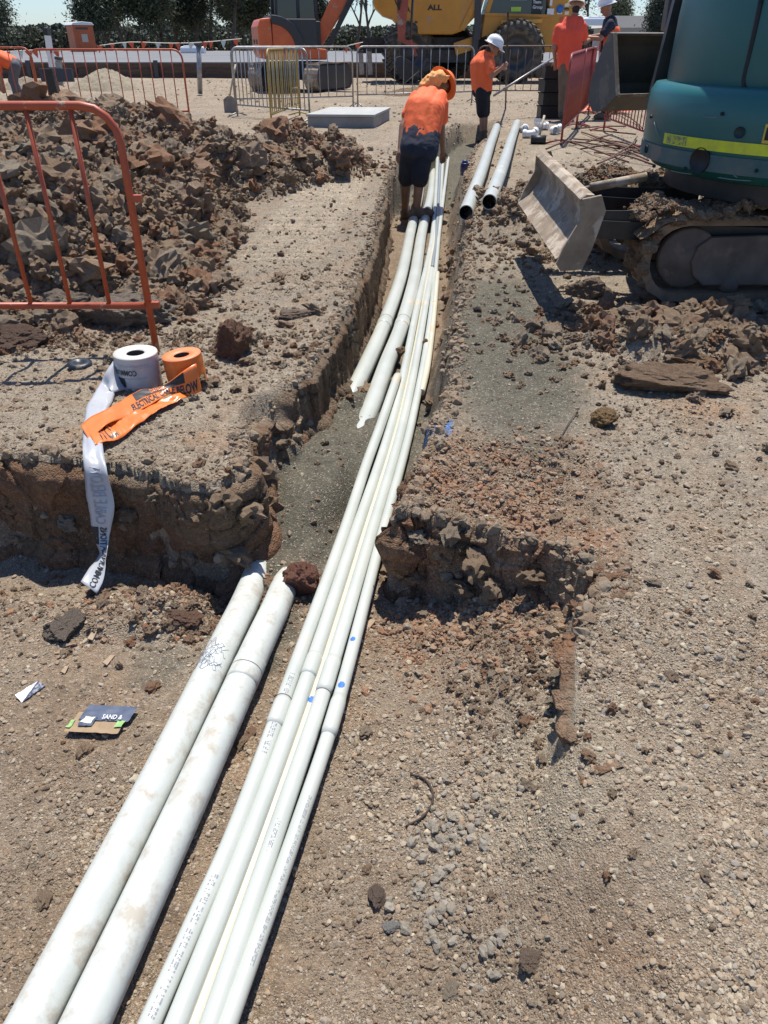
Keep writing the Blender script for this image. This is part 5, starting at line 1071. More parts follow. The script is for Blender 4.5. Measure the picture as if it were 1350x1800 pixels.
def helmet(root, c, up, look, m=M_HELM, s=1.0):
    up = Vector(up).normalized(); look = Vector(look); look = (look-up*look.dot(up)).normalized(); rt = look.cross(up); M_ = Matrix((rt, look, up)).transposed() @ Matrix.Diagonal((1.0, 1.16, 1.0)); b = MB()
    b.lathe([(.0,.152*s),(.04*s,.148*s),(.08*s,.13*s),(.112*s,.095*s),(.124*s,.05*s),(.126*s,.01*s),(.148*s,.0),(.150*s,-.006*s),(.122*s,-.002*s)], c, 28, M_)
    for k in (-1, 0, 1): b.tube([Vector(c)+M_ @ Vector((k*.03*s, y*s, z*s)) for y, z in ((-.08,.118),(-.04,.145),(0,.155),(.04,.145),(.08,.118))], .007*s, 6)
    b.build('helmet_shell', m, root); b = MB(); n = 12; pts = []
    vs = [Vector(c)+M_ @ Vector((math.sin(a)*.12*s, math.cos(a)*.125*s, 0)) for a in np.linspace(-1.0, 1.0, n)]+[Vector(c)+M_ @ Vector((math.sin(a)*.12*s, (math.cos(a)*.125+.06)*s, -.018*s)) for a in np.linspace(-1.0, 1.0, n)]
    b.add(vs, [(i, i+1, n+i+1, n+i) for i in range(n-1)]); o = b.build('helmet_peak', m, root); q = o.modifiers.new('t', 'SOLIDIFY'); q.thickness = .004
def person(label, base, J, shirt, pants, skin=M_SKIN, shorts=False, sleeve=.62, boot=True, hem=None, long_sleeve=False, socks=True, group=None, hand_dirs=None):
    root = empty('person', base, 0, label, 'person', group); L_ = lambda p: Vector(p)-Vector(base); j = {k: (L_(v) if k not in ('look', 'up', 'right') else Vector(v)) for k, v in J.items()}
    R_ = j['right'].normalized(); b = MB(); pel, che, nek, hd = j['pelvis'], j['chest'], j['neck'], j['head']
    for e in (-1, 1): capsule(b, pel+R_*e*.075, che+R_*e*.085, .105, .115); capsule(b, che+R_*e*.085, nek.lerp(che, .3)+R_*e*.08, .11, .075)
    capsule(b, nek.lerp(che, .15), hd, .058, .055); head(b, hd, j['look'], j['up'])
    for s_, e in (('r', 1), ('l', -1)):
        limb(b, [j['sh_'+s_], j['el_'+s_], j['wr_'+s_]], [.052, .042, .028]); dd = j['wr_'+s_]-j['el_'+s_]; cu = (hand_dirs or {}).get(s_, (0, 0, -1)); hand(b, j['wr_'+s_], dd, cu, 1.0, -e)
        limb(b, [j['hip_'+s_], j['kn_'+s_], j['an_'+s_]], [.085, .058, .04])
    remeshed('body', b, .0095, skin, root, 2)
    b = MB(); low = pel.lerp(che, -.12 if hem is None else hem)
    for e in (-1, 1): capsule(b, low+R_*e*.085, che+R_*e*.095, .115, .128); capsule(b, che+R_*e*.095, nek.lerp(che, .25)+R_*e*.09, .122, .085)
    capsule(b, low, che, .135, .145); capsule(b, che, nek.lerp(che, .2), .142, .10); capsule(b, j['sh_r'].lerp(che, .35), j['sh_l'].lerp(che, .35), .10, .10)
    for s_ in 'rl':
        e_ = j['sh_'+s_].lerp(j['el_'+s_], sleeve); capsule(b, j['sh_'+s_], e_, .075, .074)
        if long_sleeve: limb(b, [e_, j['el_'+s_], j['el_'+s_].lerp(j['wr_'+s_], .9)], [.072, .056, .042])
    remeshed('shirt', b, .012, shirt, root, 4, .010, 9, 3, (1, 1, .55))
    b = MB()
    for e in (-1, 1): capsule(b, pel+R_*e*.075, pel.lerp(che, .12)+R_*e*.075, .115, .11); capsule(b, pel, pel.lerp(che, .12), .12, .12)
    for s_ in 'rl':
        if shorts: capsule(b, j['hip_'+s_], j['hip_'+s_].lerp(j['kn_'+s_], .92), .112, .098)
        else: limb(b, [j['hip_'+s_], j['kn_'+s_], j['an_'+s_]+Vector((0,0,.02))], [.108, .082, .07])
    remeshed('shorts' if shorts else 'trousers', b, .013, pants, root, 3, .014, 8, 7, (1, 1, .6))
    if boot:
        dl = j['look'].copy(); dl.z = 0; dl.normalize()
        boots(root, [(j['an_'+s_]+Vector((0,0,-.02)), (j['to_'+s_] if 'to_'+s_ in j else j['an_'+s_]+dl*.17+Vector((0,0,-.085)))) for s_ in 'rl'])
    return root, j
def V(u, v, y): return PY(u, v, y)
# 1: bending worker standing on the pipes, seen from behind
J = dict(pelvis=V(737,262,8.98), chest=V(747,192,9.22), neck=V(763,160,9.52), head=V(776,149,9.62), look=(.35,.75,-.75), up=(.45,.85,.35), right=(.97,-.15,-.12),
 sh_r=V(777,184,9.36), el_r=V(776,224,9.40), wr_r=V(778,264,9.50), sh_l=V(731,172,9.52), el_l=V(708,222,9.3), wr_l=V(703,262,9.15),
 hip_r=V(744,268,8.98), kn_r=V(737,318,8.86), an_r=V(731,376,8.92), hip_l=V(722,268,9.0), kn_l=V(714,316,9.05), an_l=V(712,376,9.3))
J['to_r'] = V(757,381,9.0); J['to_l'] = V(720,372,9.52)
w1, j1 = person('worker in orange shirt and black shorts bending over the pipes in the trench', Vector((.40, 9.0, -.34)), J, M_SHIRT, M_BLKC, M_SKIND, shorts=True, sleeve=.62, hem=.24)
R_ = j1['right'].normalized(); b = MB()
for e in (-1, 1): capsule(b, j1['pelvis'].lerp(j1['chest'], -.02)+R_*e*.09, j1['pelvis'].lerp(j1['chest'], .40)+R_*e*.088, .125, .118)
capsule(b, j1['pelvis'].lerp(j1['chest'], -.02), j1['pelvis'].lerp(j1['chest'], .40), .135, .13)
remeshed('shirt_hem', b, .012, M_NAVYC, w1, 3, .014, 9, 5)
hc = j1['head']; hup = Vector((.66,.62,.42)).normalized(); b = MB(); Mh = hup.to_track_quat('Z', 'Y').to_matrix(); c0 = hc+hup*.05
prof = [(.0,.12),(.06,.115),(.10,.08),(.112,.0),(.115,-.008),(.175,-.020),(.188,-.026),(.175,-.028),(.11,-.018)]
b.lathe(prof, c0, 36, Mh @ Matrix.Diagonal((1,1,1))); b.build('hat', M_HATO, w1)
b = MB(); nb_ = hc-hup*.02; capsule(b, nb_+Vector((-.09,-.08,.07)), nb_+Vector((-.19,-.12,.0)), .075, .055); capsule(b, nb_+Vector((-.02,-.10,.09)), nb_+Vector((-.11,-.13,-.02)), .07, .05); capsule(b, nb_+Vector((.03,-.1,.06)), nb_+Vector((.09,-.12,.10)), .035, .012)
remeshed('hat_flap', b, .011, M_HATP, w1, 2, .03, 14, 9)
# 2: standing in the trench with a rod
y2 = 14.45
J = dict(pelvis=V(847,160,y2), chest=V(846,115,y2+.02), neck=V(855,95,y2+.05), head=V(866,86,y2), look=(.92,.1,-.75), up=(.45,.0,.9), right=(.62,-.78,0),
 sh_r=V(862,109,y2-.15), el_r=V(864,134,y2-.25), wr_r=V(880,121,y2-.28), sh_l=V(842,104,y2+.16), el_l=V(868,126,y2+.15), wr_l=V(882,117,y2-.02),
 hip_r=V(847,164,y2-.08), kn_r=V(848,200,y2-.08), an_r=V(848,240,y2-.06), hip_l=V(850,164,y2+.1), kn_l=V(852,200,y2+.1), an_l=V(852,240,y2+.1))
w2, j2 = person('worker in white helmet and orange shirt standing in the trench holding a dark rod', Vector((1.75, y2, -.14)), J, M_SHIRT, M_BLKC, M_SKIN, shorts=True, sleeve=.6, hem=.1, hand_dirs={'r': (.3,.9,0), 'l': (.3,-.9,0)})
helmet(w2, j2['head']+Vector((.02,0,.055)), (.42,0,.9), (1,0,-.3)); b = MB(); capsule(b, j2['head']+Vector((-.04,0,-.01)), j2['head']+Vector((-.03,0,-.05)), .066, .055); remeshed('hair', b, .012, M_HAIR, w2, 2)
b = MB(); b.tube([P(888,213,-.1), V(893,20,y2-.13)], .016, 8); tag(b.build('probe_rod', mat('rod_dark', (.03,.022,.02), .6)), 'tall dark rod held upright by the worker in the trench', 'rod')
# 3: standing with back to the camera
y3 = 14.9; g3 = GZ(3.3, y3)
J = dict(pelvis=V(1000,112,y3), chest=V(1002,58,y3), neck=V(1010,32,y3+.03), head=V(1013,12,y3+.08), look=(.45,.85,-.35), up=(.1,.1,1), right=(.97,-.2,0),
 sh_r=V(1024,46,y3-.02), el_r=V(1028,74,y3+.02), wr_r=V(1040,68,y3+.28), sh_l=V(982,50,y3+.05), el_l=V(974,84,y3+.02), wr_l=V(976,108,y3+.15),
 hip_r=V(1008,116,y3), kn_r=V(1006,158,y3), an_r=V(1004,196,y3), hip_l=V(992,116,y3), kn_l=V(990,158,y3), an_l=V(988,197,y3-.02))
w3, j3 = person('worker in white helmet, orange shirt and khaki trousers with his back turned', g3, J, M_SHIRT2, M_KHAKI, M_SKIN, hem=-.05)
helmet(w3, j3['head']+Vector((0,0,.05)), (.1,.25,1), (.4,.9,0)); b = MB(); capsule(b, j3['head']+Vector((-.01,-.04,-.03)), j3['head']+Vector((-.01,-.03,-.07)), .066, .055); remeshed('hair', b, .012, M_HAIR, w3, 2)
# 4: facing left in vest
y4 = 15.3; g4 = GZ(3.95, y4)
J = dict(pelvis=V(1068,108,y4), chest=V(1072,58,y4), neck=V(1072,32,y4), head=V(1066,14,y4), look=(-.9,-.15,-.5), up=(-.2,0,1), right=(-.15,.98,0),
 sh_r=V(1074,42,y4+.2), el_r=V(1058,62,y4+.15), wr_r=V(1040,64,y4-.05), sh_l=V(1072,42,y4-.2), el_l=V(1056,68,y4-.25), wr_l=V(1036,66,y4-.2),
 hip_r=V(1068,112,y4+.1), kn_r=V(1066,155,y4+.1), an_r=V(1066,198,y4+.12), hip_l=V(1068,112,y4-.1), kn_l=V(1064,155,y4-.12), an_l=V(1064,200,y4-.15))
w4, j4 = person('worker in white helmet and orange vest over navy sleeves, facing left', g4, J, M_NAVYC, M_NAVYC, M_SKIN, hem=-.05)
helmet(w4, j4['head']+Vector((0,0,.05)), (-.25,0,1), (-1,-.1,-.1))
b = MB(); R_ = j4['right'].normalized()
for e in (-1, 1): capsule(b, j4['pelvis'].lerp(j4['chest'], -.1)+R_*e*.085, j4['chest']+R_*e*.09, .128, .138); capsule(b, j4['chest']+R_*e*.09, j4['neck'].lerp(j4['chest'], .3)+R_*e*.05, .13, .085)
remeshed('hi_vis_vest', b, .012, M_SHIRT, w4, 3, .012, 9, 4)
b = MB(); mid = j4['pelvis'].lerp(j4['chest'], .25); b.lathe([(.235,-.03),(.242,0),(.235,.03)], mid, 30, Matrix.Rotation(0, 3, 'Z') @ Matrix.Diagonal((.64,1.02,1))); b.build('reflective_band', M_REFL, w4)
# 5: bent man at the far left edge
y5 = 17.2
J = dict(pelvis=V(24,112,y5), chest=V(3,103,y5), neck=V(-12,106,y5), head=V(-24,112,y5), look=(-.5,0,-1), up=(-.9,0,.3), right=(0,1,0),
 sh_r=V(-6,110,y5+.2), el_r=V(-2,130,y5+.2), wr_r=V(0,148,y5+.15), sh_l=V(-6,112,y5-.2), el_l=V(0,132,y5-.2), wr_l=V(4,150,y5-.15),
 hip_r=V(26,116,y5+.1), kn_r=V(22,142,y5+.1), an_r=V(36,166,y5+.12), hip_l=V(26,116,y5-.1), kn_l=V(24,142,y5-.12), an_l=V(30,168,y5-.15))
person('worker in orange shirt bending forward at the left edge, grey trousers', GZ(-8.9, y5), J, M_SHIRT, mat('grey_denim', (.10,.10,.11), .85), M_SKIN, hem=.15)
# ---------------------------------------------------------------- middle distance
M_CONC = mat('concrete', (.27,.27,.255), .8, col2=(.21,.205,.19), scale=4, dust=.15, bump=.1); M_CONCT = mat('concrete_light', (.40,.40,.37), .8, col2=(.34,.335,.31), scale=4); M_ROAD = mat('road_concrete', (.18,.18,.18), .85, col2=(.14,.14,.138), scale=.4)
M_TIMB = mat('dark_timber', (.06,.04,.03), .85, col2=(.11,.075,.05), scale=3, stretch=(.5,4,4))
bx = [Vector((-1.27,13.85,.08)), Vector((-.17,13.75,.08)), Vector((.1,15.0,.1)), Vector((-.95,15.1,.1))]; pit = empty('pit_lid', (-.6,14.4,.1), 0, 'low white concrete pit box with a pale lid beside the trench', 'concrete box')
b = MB(); t = [Vector(p)-Vector((-.6,14.4,.1)) for p in bx]; up_ = Vector((0,0,.24)); b.add(t+[p+up_ for p in t], [(0,1,5,4),(1,2,6,5),(2,3,7,6),(3,0,4,7),(4,5,6,7)]); b.build('box_wall', M_CONC, pit, .01)
b = MB(); c_ = sum(t, Vector())/4; t2 = [c_+(p-c_)*1.03+up_ for p in t]; b.add([p+Vector((0,0,.003)) for p in t2]+[p+Vector((0,0,.04)) for p in t2], [(3,2,1,0),(0,1,5,4),(1,2,6,5),(2,3,7,6),(3,0,4,7),(4,5,6,7)]); b.build('lid', M_CONCT, pit, .006)
# road slab behind a retaining wall of sleepers
b = MB(); b.box((-2, 52, .44), (64, 37.6, .5)); b.build('road', M_ROAD)['kind'] = 'structure'
rw = empty('retaining_wall', (-2, 33, .1), 0, 'low dark timber retaining wall holding up the grey road behind the site', 'retaining wall')
b = MB(); b.box((0,0,0), (2.36,.11,.185)); me = None; k = 0
for i in range(22):
    for j in range(3):
        if me is None: o = b.build('sleeper', M_TIMB, rw, .008); me = o.data
        else: o = o.copy(); COL.objects.link(o); o.parent = rw
        o.location = ((i-11)*2.42+1.2*(j % 2), .02*((i*7+j*3) % 3)-.1, .09+j*.195); o.rotation_euler = (0, .004*((i*5+j) % 5-2), 0)
for i in range(11): b = MB(); b.box(((i-5.5)*4.84+.6, -.22, .3), (.14,.14,.72)); b.build('post', M_DKG, rw)
b = MB(); b.box((0,.15,.0), (54,.1,.5)); 
# gravel pile and clutter by the far orange barrier
def pile(name, c, rx, ry, h, seed, label, colr, m=M_GROUND):
    n = 90; th = np.linspace(0, 2*np.pi, n)[:, None]; rr = np.linspace(0, 1, 40)[None, :]; T_, R_ = np.broadcast_arrays(th, rr)
    x = np.cos(T_)*R_; y = np.sin(T_)*R_; z = h*np.clip(1-R_**1.25, 0, 1)*(1+.25*fbm(x*2, y*2, 0, 3, seed))+.035*fbm(x*12*rx, y*12*ry, 0, 3, seed)-.06*R_**6
    o = grid_mesh(name, c[0]+x*rx*(1+.15*fbm(x+5, y, 0, 2, seed)), c[1]+y*ry, c[2]+z, np.broadcast_to(np.array(colr), x.shape+(3,))*(1+.25*fbm(x*6, y*6, 0, 3, seed))[..., None], m)
    for p in o.data.polygons[:1]: pass
    tag(o, label, 'pile'); return o
pile('gravel_pile', (-8.2, 25.2, .18), 1.15, 1.2, .52, 3, 'pale gravel pile seen through the far orange barrier', PALE*.8)
pile('dirt_pile', (-10.7, 25.5, .18), .9, .9, .3, 4, 'low dirt pile left of the pale gravel pile', DUST*.8); pile('dirt_pile', (.9, 22.4, .15), 1.3, .6, .22, 6, 'low dark dirt pile below the excavator bucket', CLAY*.9)
M_BLKP = mat('black_poly', (.012,.013,.014), .5)
def post(u0, v0, y, u1, v1, wd, m, name, label, cat, round_=False, capm=None):
    a = PY(u0, v0, y); c = PY(u1, v1, y); root = empty(name, a, 0, label, cat); d_ = c-a; b = MB()
    if round_: b.tube([(0,0,0), d_], wd/2, 12)
    else: b.bar((0,0,0), d_, wd, wd)
    b.build('shaft', m, root); b = MB(); b.bar(d_, d_+d_.normalized()*.07, wd*1.15, wd*1.15); b.build('cap', capm or m, root); return root
post(101, 181, 19.4, 87, 128, .20, M_BLKP, 'black_post', 'thick black post standing behind the heap and near the left edge', 'post')
o = post(352, 165, 22.6, 349, 82, .13, M_GAL, 'marker_post', 'pale grey marker post between the orange barrier and the shovel', 'post', True, M_DKG)
post(636, 131, 29, 634, 93, .16, M_GAL, 'marker_post', 'left one of two grey posts before the timber wall, beside the bucket', 'post', False, M_DKG); post(651, 131, 29, 649, 90, .16, M_GAL, 'marker_post', 'right one of two grey posts before the timber wall, beside the bucket', 'post', False, M_DKG)
o = post(106, 150, 24, 103, 105, .14, M_GAL, 'marker_post', 'grey post with a dark box, right of the thick black post', 'post', False, M_DKG); b = MB(); b.box((0,-.1,.25), (.9,.1,.32)); b.build('control_box', mat('slate_box', (.035,.045,.06), .6), o)
sg_ = empty('sign_post', PY(92, 118, 30), 0, 'white sign post with a black top and small red square, left of the toilet', 'sign'); b = MB(); b.bar((0,0,0), PY(83,58,30)-PY(92,118,30), .30, .12); b.build('sign_panel', mat('sign_white', (.72,.72,.70), .6), sg_)
dv = PY(83,58,30)-PY(92,118,30); b = MB(); b.bar(dv*.93, dv*1.14, .34, .16); b.build('sign_top', M_BLKP, sg_)
b = MB(); b.bar(dv*.55+Vector((.02,-.07,0)), dv*.66+Vector((.02,-.07,0)), .14, .01); b.build('red_square', mat('sign_red', (.5,.03,.03), .6), sg_); b = MB(); b.bar(dv*.42+Vector((.08,-.07,0)), dv*.5+Vector((.08,-.07,0)), .1, .01); b.build('red_square', MATS['sign_red'], sg_)
# shovel against the barrier
sh = empty('shovel', PY(406, 205, 16.7), 0, 'shovel with a square grey blade leaning on the galvanised barrier', 'shovel'); M_SHOV = mat('shovel_steel', (.20,.17,.14), .6, col2=(.28,.23,.18), scale=9)
b = MB(); b.prism([(-.12,0),(.12,0),(.125,.30),(.04,.36),(-.04,.36),(-.125,.30)], .02, (0,0,.0), (1,0,0), Vector((0,.12,1)).normalized()); b.build('blade', M_SHOV, sh, .004)
b = MB(); b.tube([(0,.04,.33), PY(414,113,16.9)-PY(406,205,16.7)], .017, 8); b.build('handle', mat('pale_wood', (.42,.36,.27), .7), sh)
# toilet
tl = empty('portable_toilet', Vector((PY(150,105,66).x, 66, .2)), math.radians(38), 'orange portable toilet with a white roof far off at the left', 'portable toilet')
M_TOI = mat('toilet_orange', (.50,.11,.03), .5, col2=(.42,.09,.025), scale=3); M_TGR = mat('toilet_grey', (.13,.15,.18), .5)
b = MB(); b.box((0,0,1.1), (1.5,1.5,2.1)); b.build('cabin', M_TOI, tl, .04); b = MB(); b.prism([(-.85,0),(.85,0),(.7,.16),(0,.22),(-.7,.16)], 1.7, (0,0,2.16), (1,0,0), (0,0,1)); b.build('roof', mat('toilet_roof', (.7,.7,.68), .5), tl, .03)
b = MB(); b.box((.765,0,1.1), (.06,1.3,2.0)); b.build('door', M_TGR, tl, .02); b = MB(); b.box((.81,0,1.2), (.03,.4,.4)); b.build('door_sign', M_WH, tl); b = MB(); b.box((0,-.765,1.35), (.45,.03,.5)); b.build('side_panel', mat('toilet_panel', (.5,.42,.36), .6), tl); b = MB(); b.box((-.1,-.765,1.95), (.9,.03,.12)); b.build('vent', M_DKG, tl)
# bunting
M_FLO = mat('flag_orange', (.75,.12,.04), .7); M_FLW = mat('flag_pale', (.7,.66,.55), .7)
def bunting(pts, n, label, y):
    root = empty('bunting', PY(pts[0][0], pts[0][1], y), 0, label, 'bunting'); o0 = root.location.copy(); P_ = [PY(u, v, y)-o0 for u, v in pts]; b = MB(); b.tube(spline(P_, .5), .018, 4); b.build('cord', M_FLW, root); path = spline(P_, .3); me = {}
    for i in range(n):
        p = path[int((i+.5)/n*(len(path)-1))]; m = (M_FLO, M_FLO, M_FLW)[i % 3]
        if m.name not in me:
            b = MB(); b.prism([(-.16,0),(.16,0),(0,-.34)], .012, (0,0,0), (1,0,0), (0,0,1)); f_ = b.build('flag', m, root); me[m.name] = f_.data
        else: f_ = link(bpy.data.objects.new('flag', me[m.name]), root)
        f_.location = p; f_.rotation_euler = (random.uniform(-.3,.3), random.uniform(-.3,.3), random.uniform(-.7,.7))
bunting([(175,80),(230,74),(300,76),(360,74),(425,68)], 13, 'string of orange and pale flags right of the toilet', 44); bunting([(0,92),(60,88),(110,90)], 7, 'string of orange flags at the far left, below the sign post', 40); bunting([(600,84),(640,74),(705,72)], 5, 'short string of flags between orange excavator and dump body', 46)
# worker-side clutter
can = empty('paint_can', Vector((P(817,292,.1).x, P(817,292,.1).y, .0)), 0, 'small dark blue can standing on the bank left of the white pipes', 'can'); can.location.z = hgt(can.location.x, can.location.y)
b = MB(); b.lathe([(0,0),(.052,0),(.052,.125),(.047,.135),(0,.135)], n=20); b.build('can_body', mat('can_blue', (.012,.02,.10), .35), can); b = MB(); b.lathe([(.03,.135),(.036,.137),(.034,.165),(0,.168)], n=16); b.build('can_lid', mat('can_lid', (.05,.06,.14), .4), can)
b = MB(); b.lathe([(.0525,.04),(.0525,.09)], n=20); b.build('can_label', mat('can_label', (.10,.05,.12), .5), can)
b = MB(); b.tube([PY(868,168,14.9), PY(978,98,16.2)], .02, 8); tag(b.build('straight_edge', M_GAL), 'long grey pole slanting from the trench up to the khaki trousers', 'pole')
cr0 = GZ(3.12, 15.5)
for i in range(4):
    c_ = empty('crate', cr0+Vector((.01*(i % 2), 0, .21*i)), .05*(i % 3), ['bottom black crate of the stack beside the khaki trousers','second black crate from the bottom of the stack','third black crate up, just under the open one','topmost black crate of the stack, open at the top'][i], 'crate', 'black crates stacked beside the worker')
    for sx, sy, w_, d_ in ((0,-.2,.5,.02),(0,.2,.5,.02),(-.25,0,.02,.4),(.25,0,.02,.4)): b = MB(); b.box((sx,sy,.1), (w_,d_,.19)); b.build('side_panel', M_BLKP, c_)
    b = MB(); b.box((0,0,.01), (.48,.38,.012)); b.build('base_panel', M_BLKP, c_); b = MB()
    for sy in (-.215, .215): b.box((0,sy,.19), (.54,.02,.025))
    for sx in (-.265, .265): b.box((sx,0,.19), (.02,.44,.025))
    b.build('rim', M_BLKP, c_)
def lay(u, v, dz=0.0, z=.12):
    p = P(u, v, z)
    for _ in range(6): p = P(u, v, hgt(p.x, p.y)+dz)
    return p
M_PVW = mat('fitting_white', (.74,.75,.73), .35)
f1 = lay(923,226,.06); root = empty('pipe_fitting', f1, 0, 'round white pipe cap leaning by the end of the bank pipes', 'pipe fitting'); b = MB(); b.lathe([(.0,.02),(.055,.02),(.065,.012),(.07,-.01),(.07,-.12),(.055,-.12),(.05,0)], n=24, M=Matrix.Rotation(math.radians(65), 3, 'X')); b.build('cap_shell', M_PVW, root); b = MB(); b.lathe([(.03,.022),(.036,.026),(.04,.022)], n=20, M=Matrix.Rotation(math.radians(65), 3, 'X')); b.build('ring_mark', M_DKG, root)
for (u, v, d1, d2, lb) in ((944,222,(.16,.05,0),(.0,.0,.09),'white pipe elbow in the middle of the fittings'),(968,228,(.14,.02,.02),(.05,-.12,.0),'white pipe elbow nearest the red barrier post'),(935,236,(-.1,.05,0),(.06,.06,.03),'white pipe tee next to the mallet head')):
    p = lay(u, v, .055); root = empty('pipe_fitting', p, 0, lb, 'pipe fitting'); d1 = Vector(d1); d2 = Vector(d2); b = MB(); b.tube(spline([d1, d1*.4, d2*.4, d2], .02), .05, 16, False); b.build('elbow', M_PVW, root)
    for d_ in (d1, d2): b = MB(); b.tube([d_-d_.normalized()*.03, d_+d_.normalized()*.02], .062, 16, False); b.build('socket', M_PVW, root)
ml = empty('mallet', lay(947,246,.05), 0, 'mallet with a pale wooden handle and black rubber head by the fittings', 'mallet'); b = MB(); b.tube([(-.11,.02,0),(.10,-.02,.0)], .062, 18); b.build('mallet_head', M_BLKP, ml); b = MB(); b.tube([(0,0,.03), PY(957,203,11.9)-ml.location], .017, 8); b.build('handle', mat('pale_wood', (.42,.36,.27), .7), ml)
M_RBAR = mat('rusty_bar', (.13,.06,.035), .8, col2=(.08,.04,.025), scale=20); q = random.Random(4)
rods = [((1022,232),(1128,268)),((1035,236),(1140,282)),((1008,244),(1132,272)),((1000,248),(1105,285)),((1040,228),(1118,236)),((1060,246),(1145,276)),((975,245),(1090,262)),((1020,262),(1128,262)),((1068,280),(1120,240)),((1030,250),(1076,236)),((1045,268),(1150,290)),((1010,226),(1100,222)),((960,262),(1010,250)),((1082,196),(1130,226)),((1050,288),(1110,262)),((1090,250),(1150,262))]
for i, (a, c) in enumerate(rods):
    A_ = lay(*a, .02+.008*(i % 5)); B_ = lay(*c, .02+.008*(i % 5)); M1 = A_.lerp(B_, .5)+Vector((q.uniform(-.06,.06), q.uniform(-.15,.15), q.uniform(0,.05))); b = MB(); b.tube(spline([A_, M1, B_], .1), .011, 6)
    tag(b.build('steel_rod', M_RBAR), 'rusty steel rod in the tangle left of the digger between barriers and tracks', 'steel rod', 'rusty rods tangled beside the digger')
p = lay(1060,196,.02); n_ = 14; vs = [(p.x+(i/n_-.5)*.9, p.y+(j/n_-.5)*.9, p.z+.03+.09*abs(float(vnoise(i*.5, j*.5, 0, 12)))*2) for i in range(n_+1) for j in range(n_+1)]
o = mesh_obj('barrier_mesh', vs, [(i*(n_+1)+j, (i+1)*(n_+1)+j, (i+1)*(n_+1)+j+1, i*(n_+1)+j+1) for i in range(n_) for j in range(n_) if (i*3+j*5) % 7], mat('mesh_orange', (.8,.16,.06), .6)); tag(o, 'crumpled orange netting on the ground by the feet of the vest worker', 'netting')
# ---------------------------------------------------------------- trees, far woodland, hills
M_LEAF = mat('gum_leaf', (.045,.062,.032), .6, col2=(.085,.10,.055), scale=.8); M_LEAF2 = mat('gum_leaf_dark', (.03,.042,.024), .65, col2=(.055,.068,.038), scale=.8); M_BARK = mat('gum_bark', (.12,.095,.08), .9, col2=(.06,.05,.042), scale=2)
def tree_mesh(seed, h=9.0, spread=3.4, nl=9000, trk=.34, low=.75, size=.17):
    q = random.Random(seed); r = np.random.default_rng(seed); b = MB(); tips = []
    def branch(p, d, L_, rad, dep):
        pts = [p]; dd = d.normalized()
        for k in range(5): dd = (dd+Vector((q.uniform(-.18,.18), q.uniform(-.18,.18), q.uniform(-.05,.15)))).normalized(); pts.append(pts[-1]+dd*L_/5)
        b.tube(pts, rad, 7, rad=[rad*(1-.11*k) for k in range(6)])
        if dep == 0: tips.extend(pts[2:]); return
        for k in range(q.choice((3, 4))):
            i = q.choice((2, 3, 4, 5)); nd = (dd+Vector((q.uniform(-1,1), q.uniform(-1,1), q.uniform(-.2,.7)))*.85).normalized(); branch(pts[i], nd, L_*q.uniform(.5,.75), rad*.5, dep-1)
        tips.append(pts[-1])
    for k in range(q.choice((1, 2, 3))): branch(Vector((q.uniform(-.4,.4), q.uniform(-.4,.4), -.2)), Vector((q.uniform(-.25,.25), q.uniform(-.25,.25), 1)), h*trk, .16*h/9, 3)
    T_ = np.array([t[:] for t in tips]); T_ = T_[T_[:, 2] > low]; c = T_[r.integers(0, len(T_), nl//14)]; c = c+r.normal(0, .35*spread/3.4, c.shape)
    pts = np.repeat(c, 14, 0)+r.normal(0, .30, (len(c)*14, 3)); pts = pts[pts[:, 2] > low*.6]; n = len(pts)
    a = r.normal(size=(n, 3)); a[:, 2] = -np.abs(a[:, 2])*.9; a /= np.linalg.norm(a, axis=1)[:, None]; w_ = np.cross(a, r.normal(size=(n, 3))); w_ /= np.linalg.norm(w_, axis=1)[:, None]; s_ = r.uniform(.6, 1.4, n)[:, None]*size
    vs = np.stack([pts-w_*s_*.22, pts+a*s_*.5, pts+w_*s_*.22+a*s_*.1, pts+a*s_*1.2], 1); vs = vs[:, [0, 1, 2, 1]] if False else np.stack([pts, pts+a*s_*.55-w_*s_*.24, pts+a*s_*1.2, pts+a*s_*.55+w_*s_*.24], 1)
    me = bpy.data.meshes.new('crown'); me.from_pydata(vs.reshape(-1, 3).tolist(), [], np.arange(n*4).reshape(n, 4).tolist()); tm = bpy.data.meshes.new('trunk'); tm.from_pydata([tuple(v) for v in b.v], [], b.f); tm.shade_smooth(); tm.materials.append(M_BARK); return tm, me
VAR = [tree_mesh(s, h, sp, nl, .5 if s == 4 else .34) for s, h, sp, nl in ((1, 10, 3.6, 26000), (2, 11, 4, 28000), (3, 9, 3.4, 24000), (4, 9, 3, 3600))]
def tree(u, y, var, sc, label, m=M_LEAF, rz=0.0):
    p = PY(u, 100, y); root = empty('gum_tree', (p.x, y, .1), rz, label, 'tree', 'gum trees behind the site'); tm, cm = VAR[var]
    if not cm.materials: cm.materials.append(m)
    a = link(bpy.data.objects.new('trunk', tm), root); c = link(bpy.data.objects.new('crown', cm), root); root.scale = (sc, sc, sc)
    if cm.materials[0] != m: c.material_slots[0].link = 'OBJECT'; c.material_slots[0].material = m
    return root
tree(-12, 58, 2, .85, 'gum tree at the far left edge with a drooping branch'); tree(172, 74, 0, 1.05, 'leftmost full gum tree, just right of the portable toilet')
tree(228, 80, 1, 1.2, 'second gum tree from the toilet', M_LEAF2, 1.0); tree(285, 76, 2, 1.3, 'third gum tree from the toilet, behind the bunting', M_LEAF, 2.1); tree(345, 82, 0, 1.3, 'fourth gum tree, above the pale marker post', M_LEAF2, 3.0)
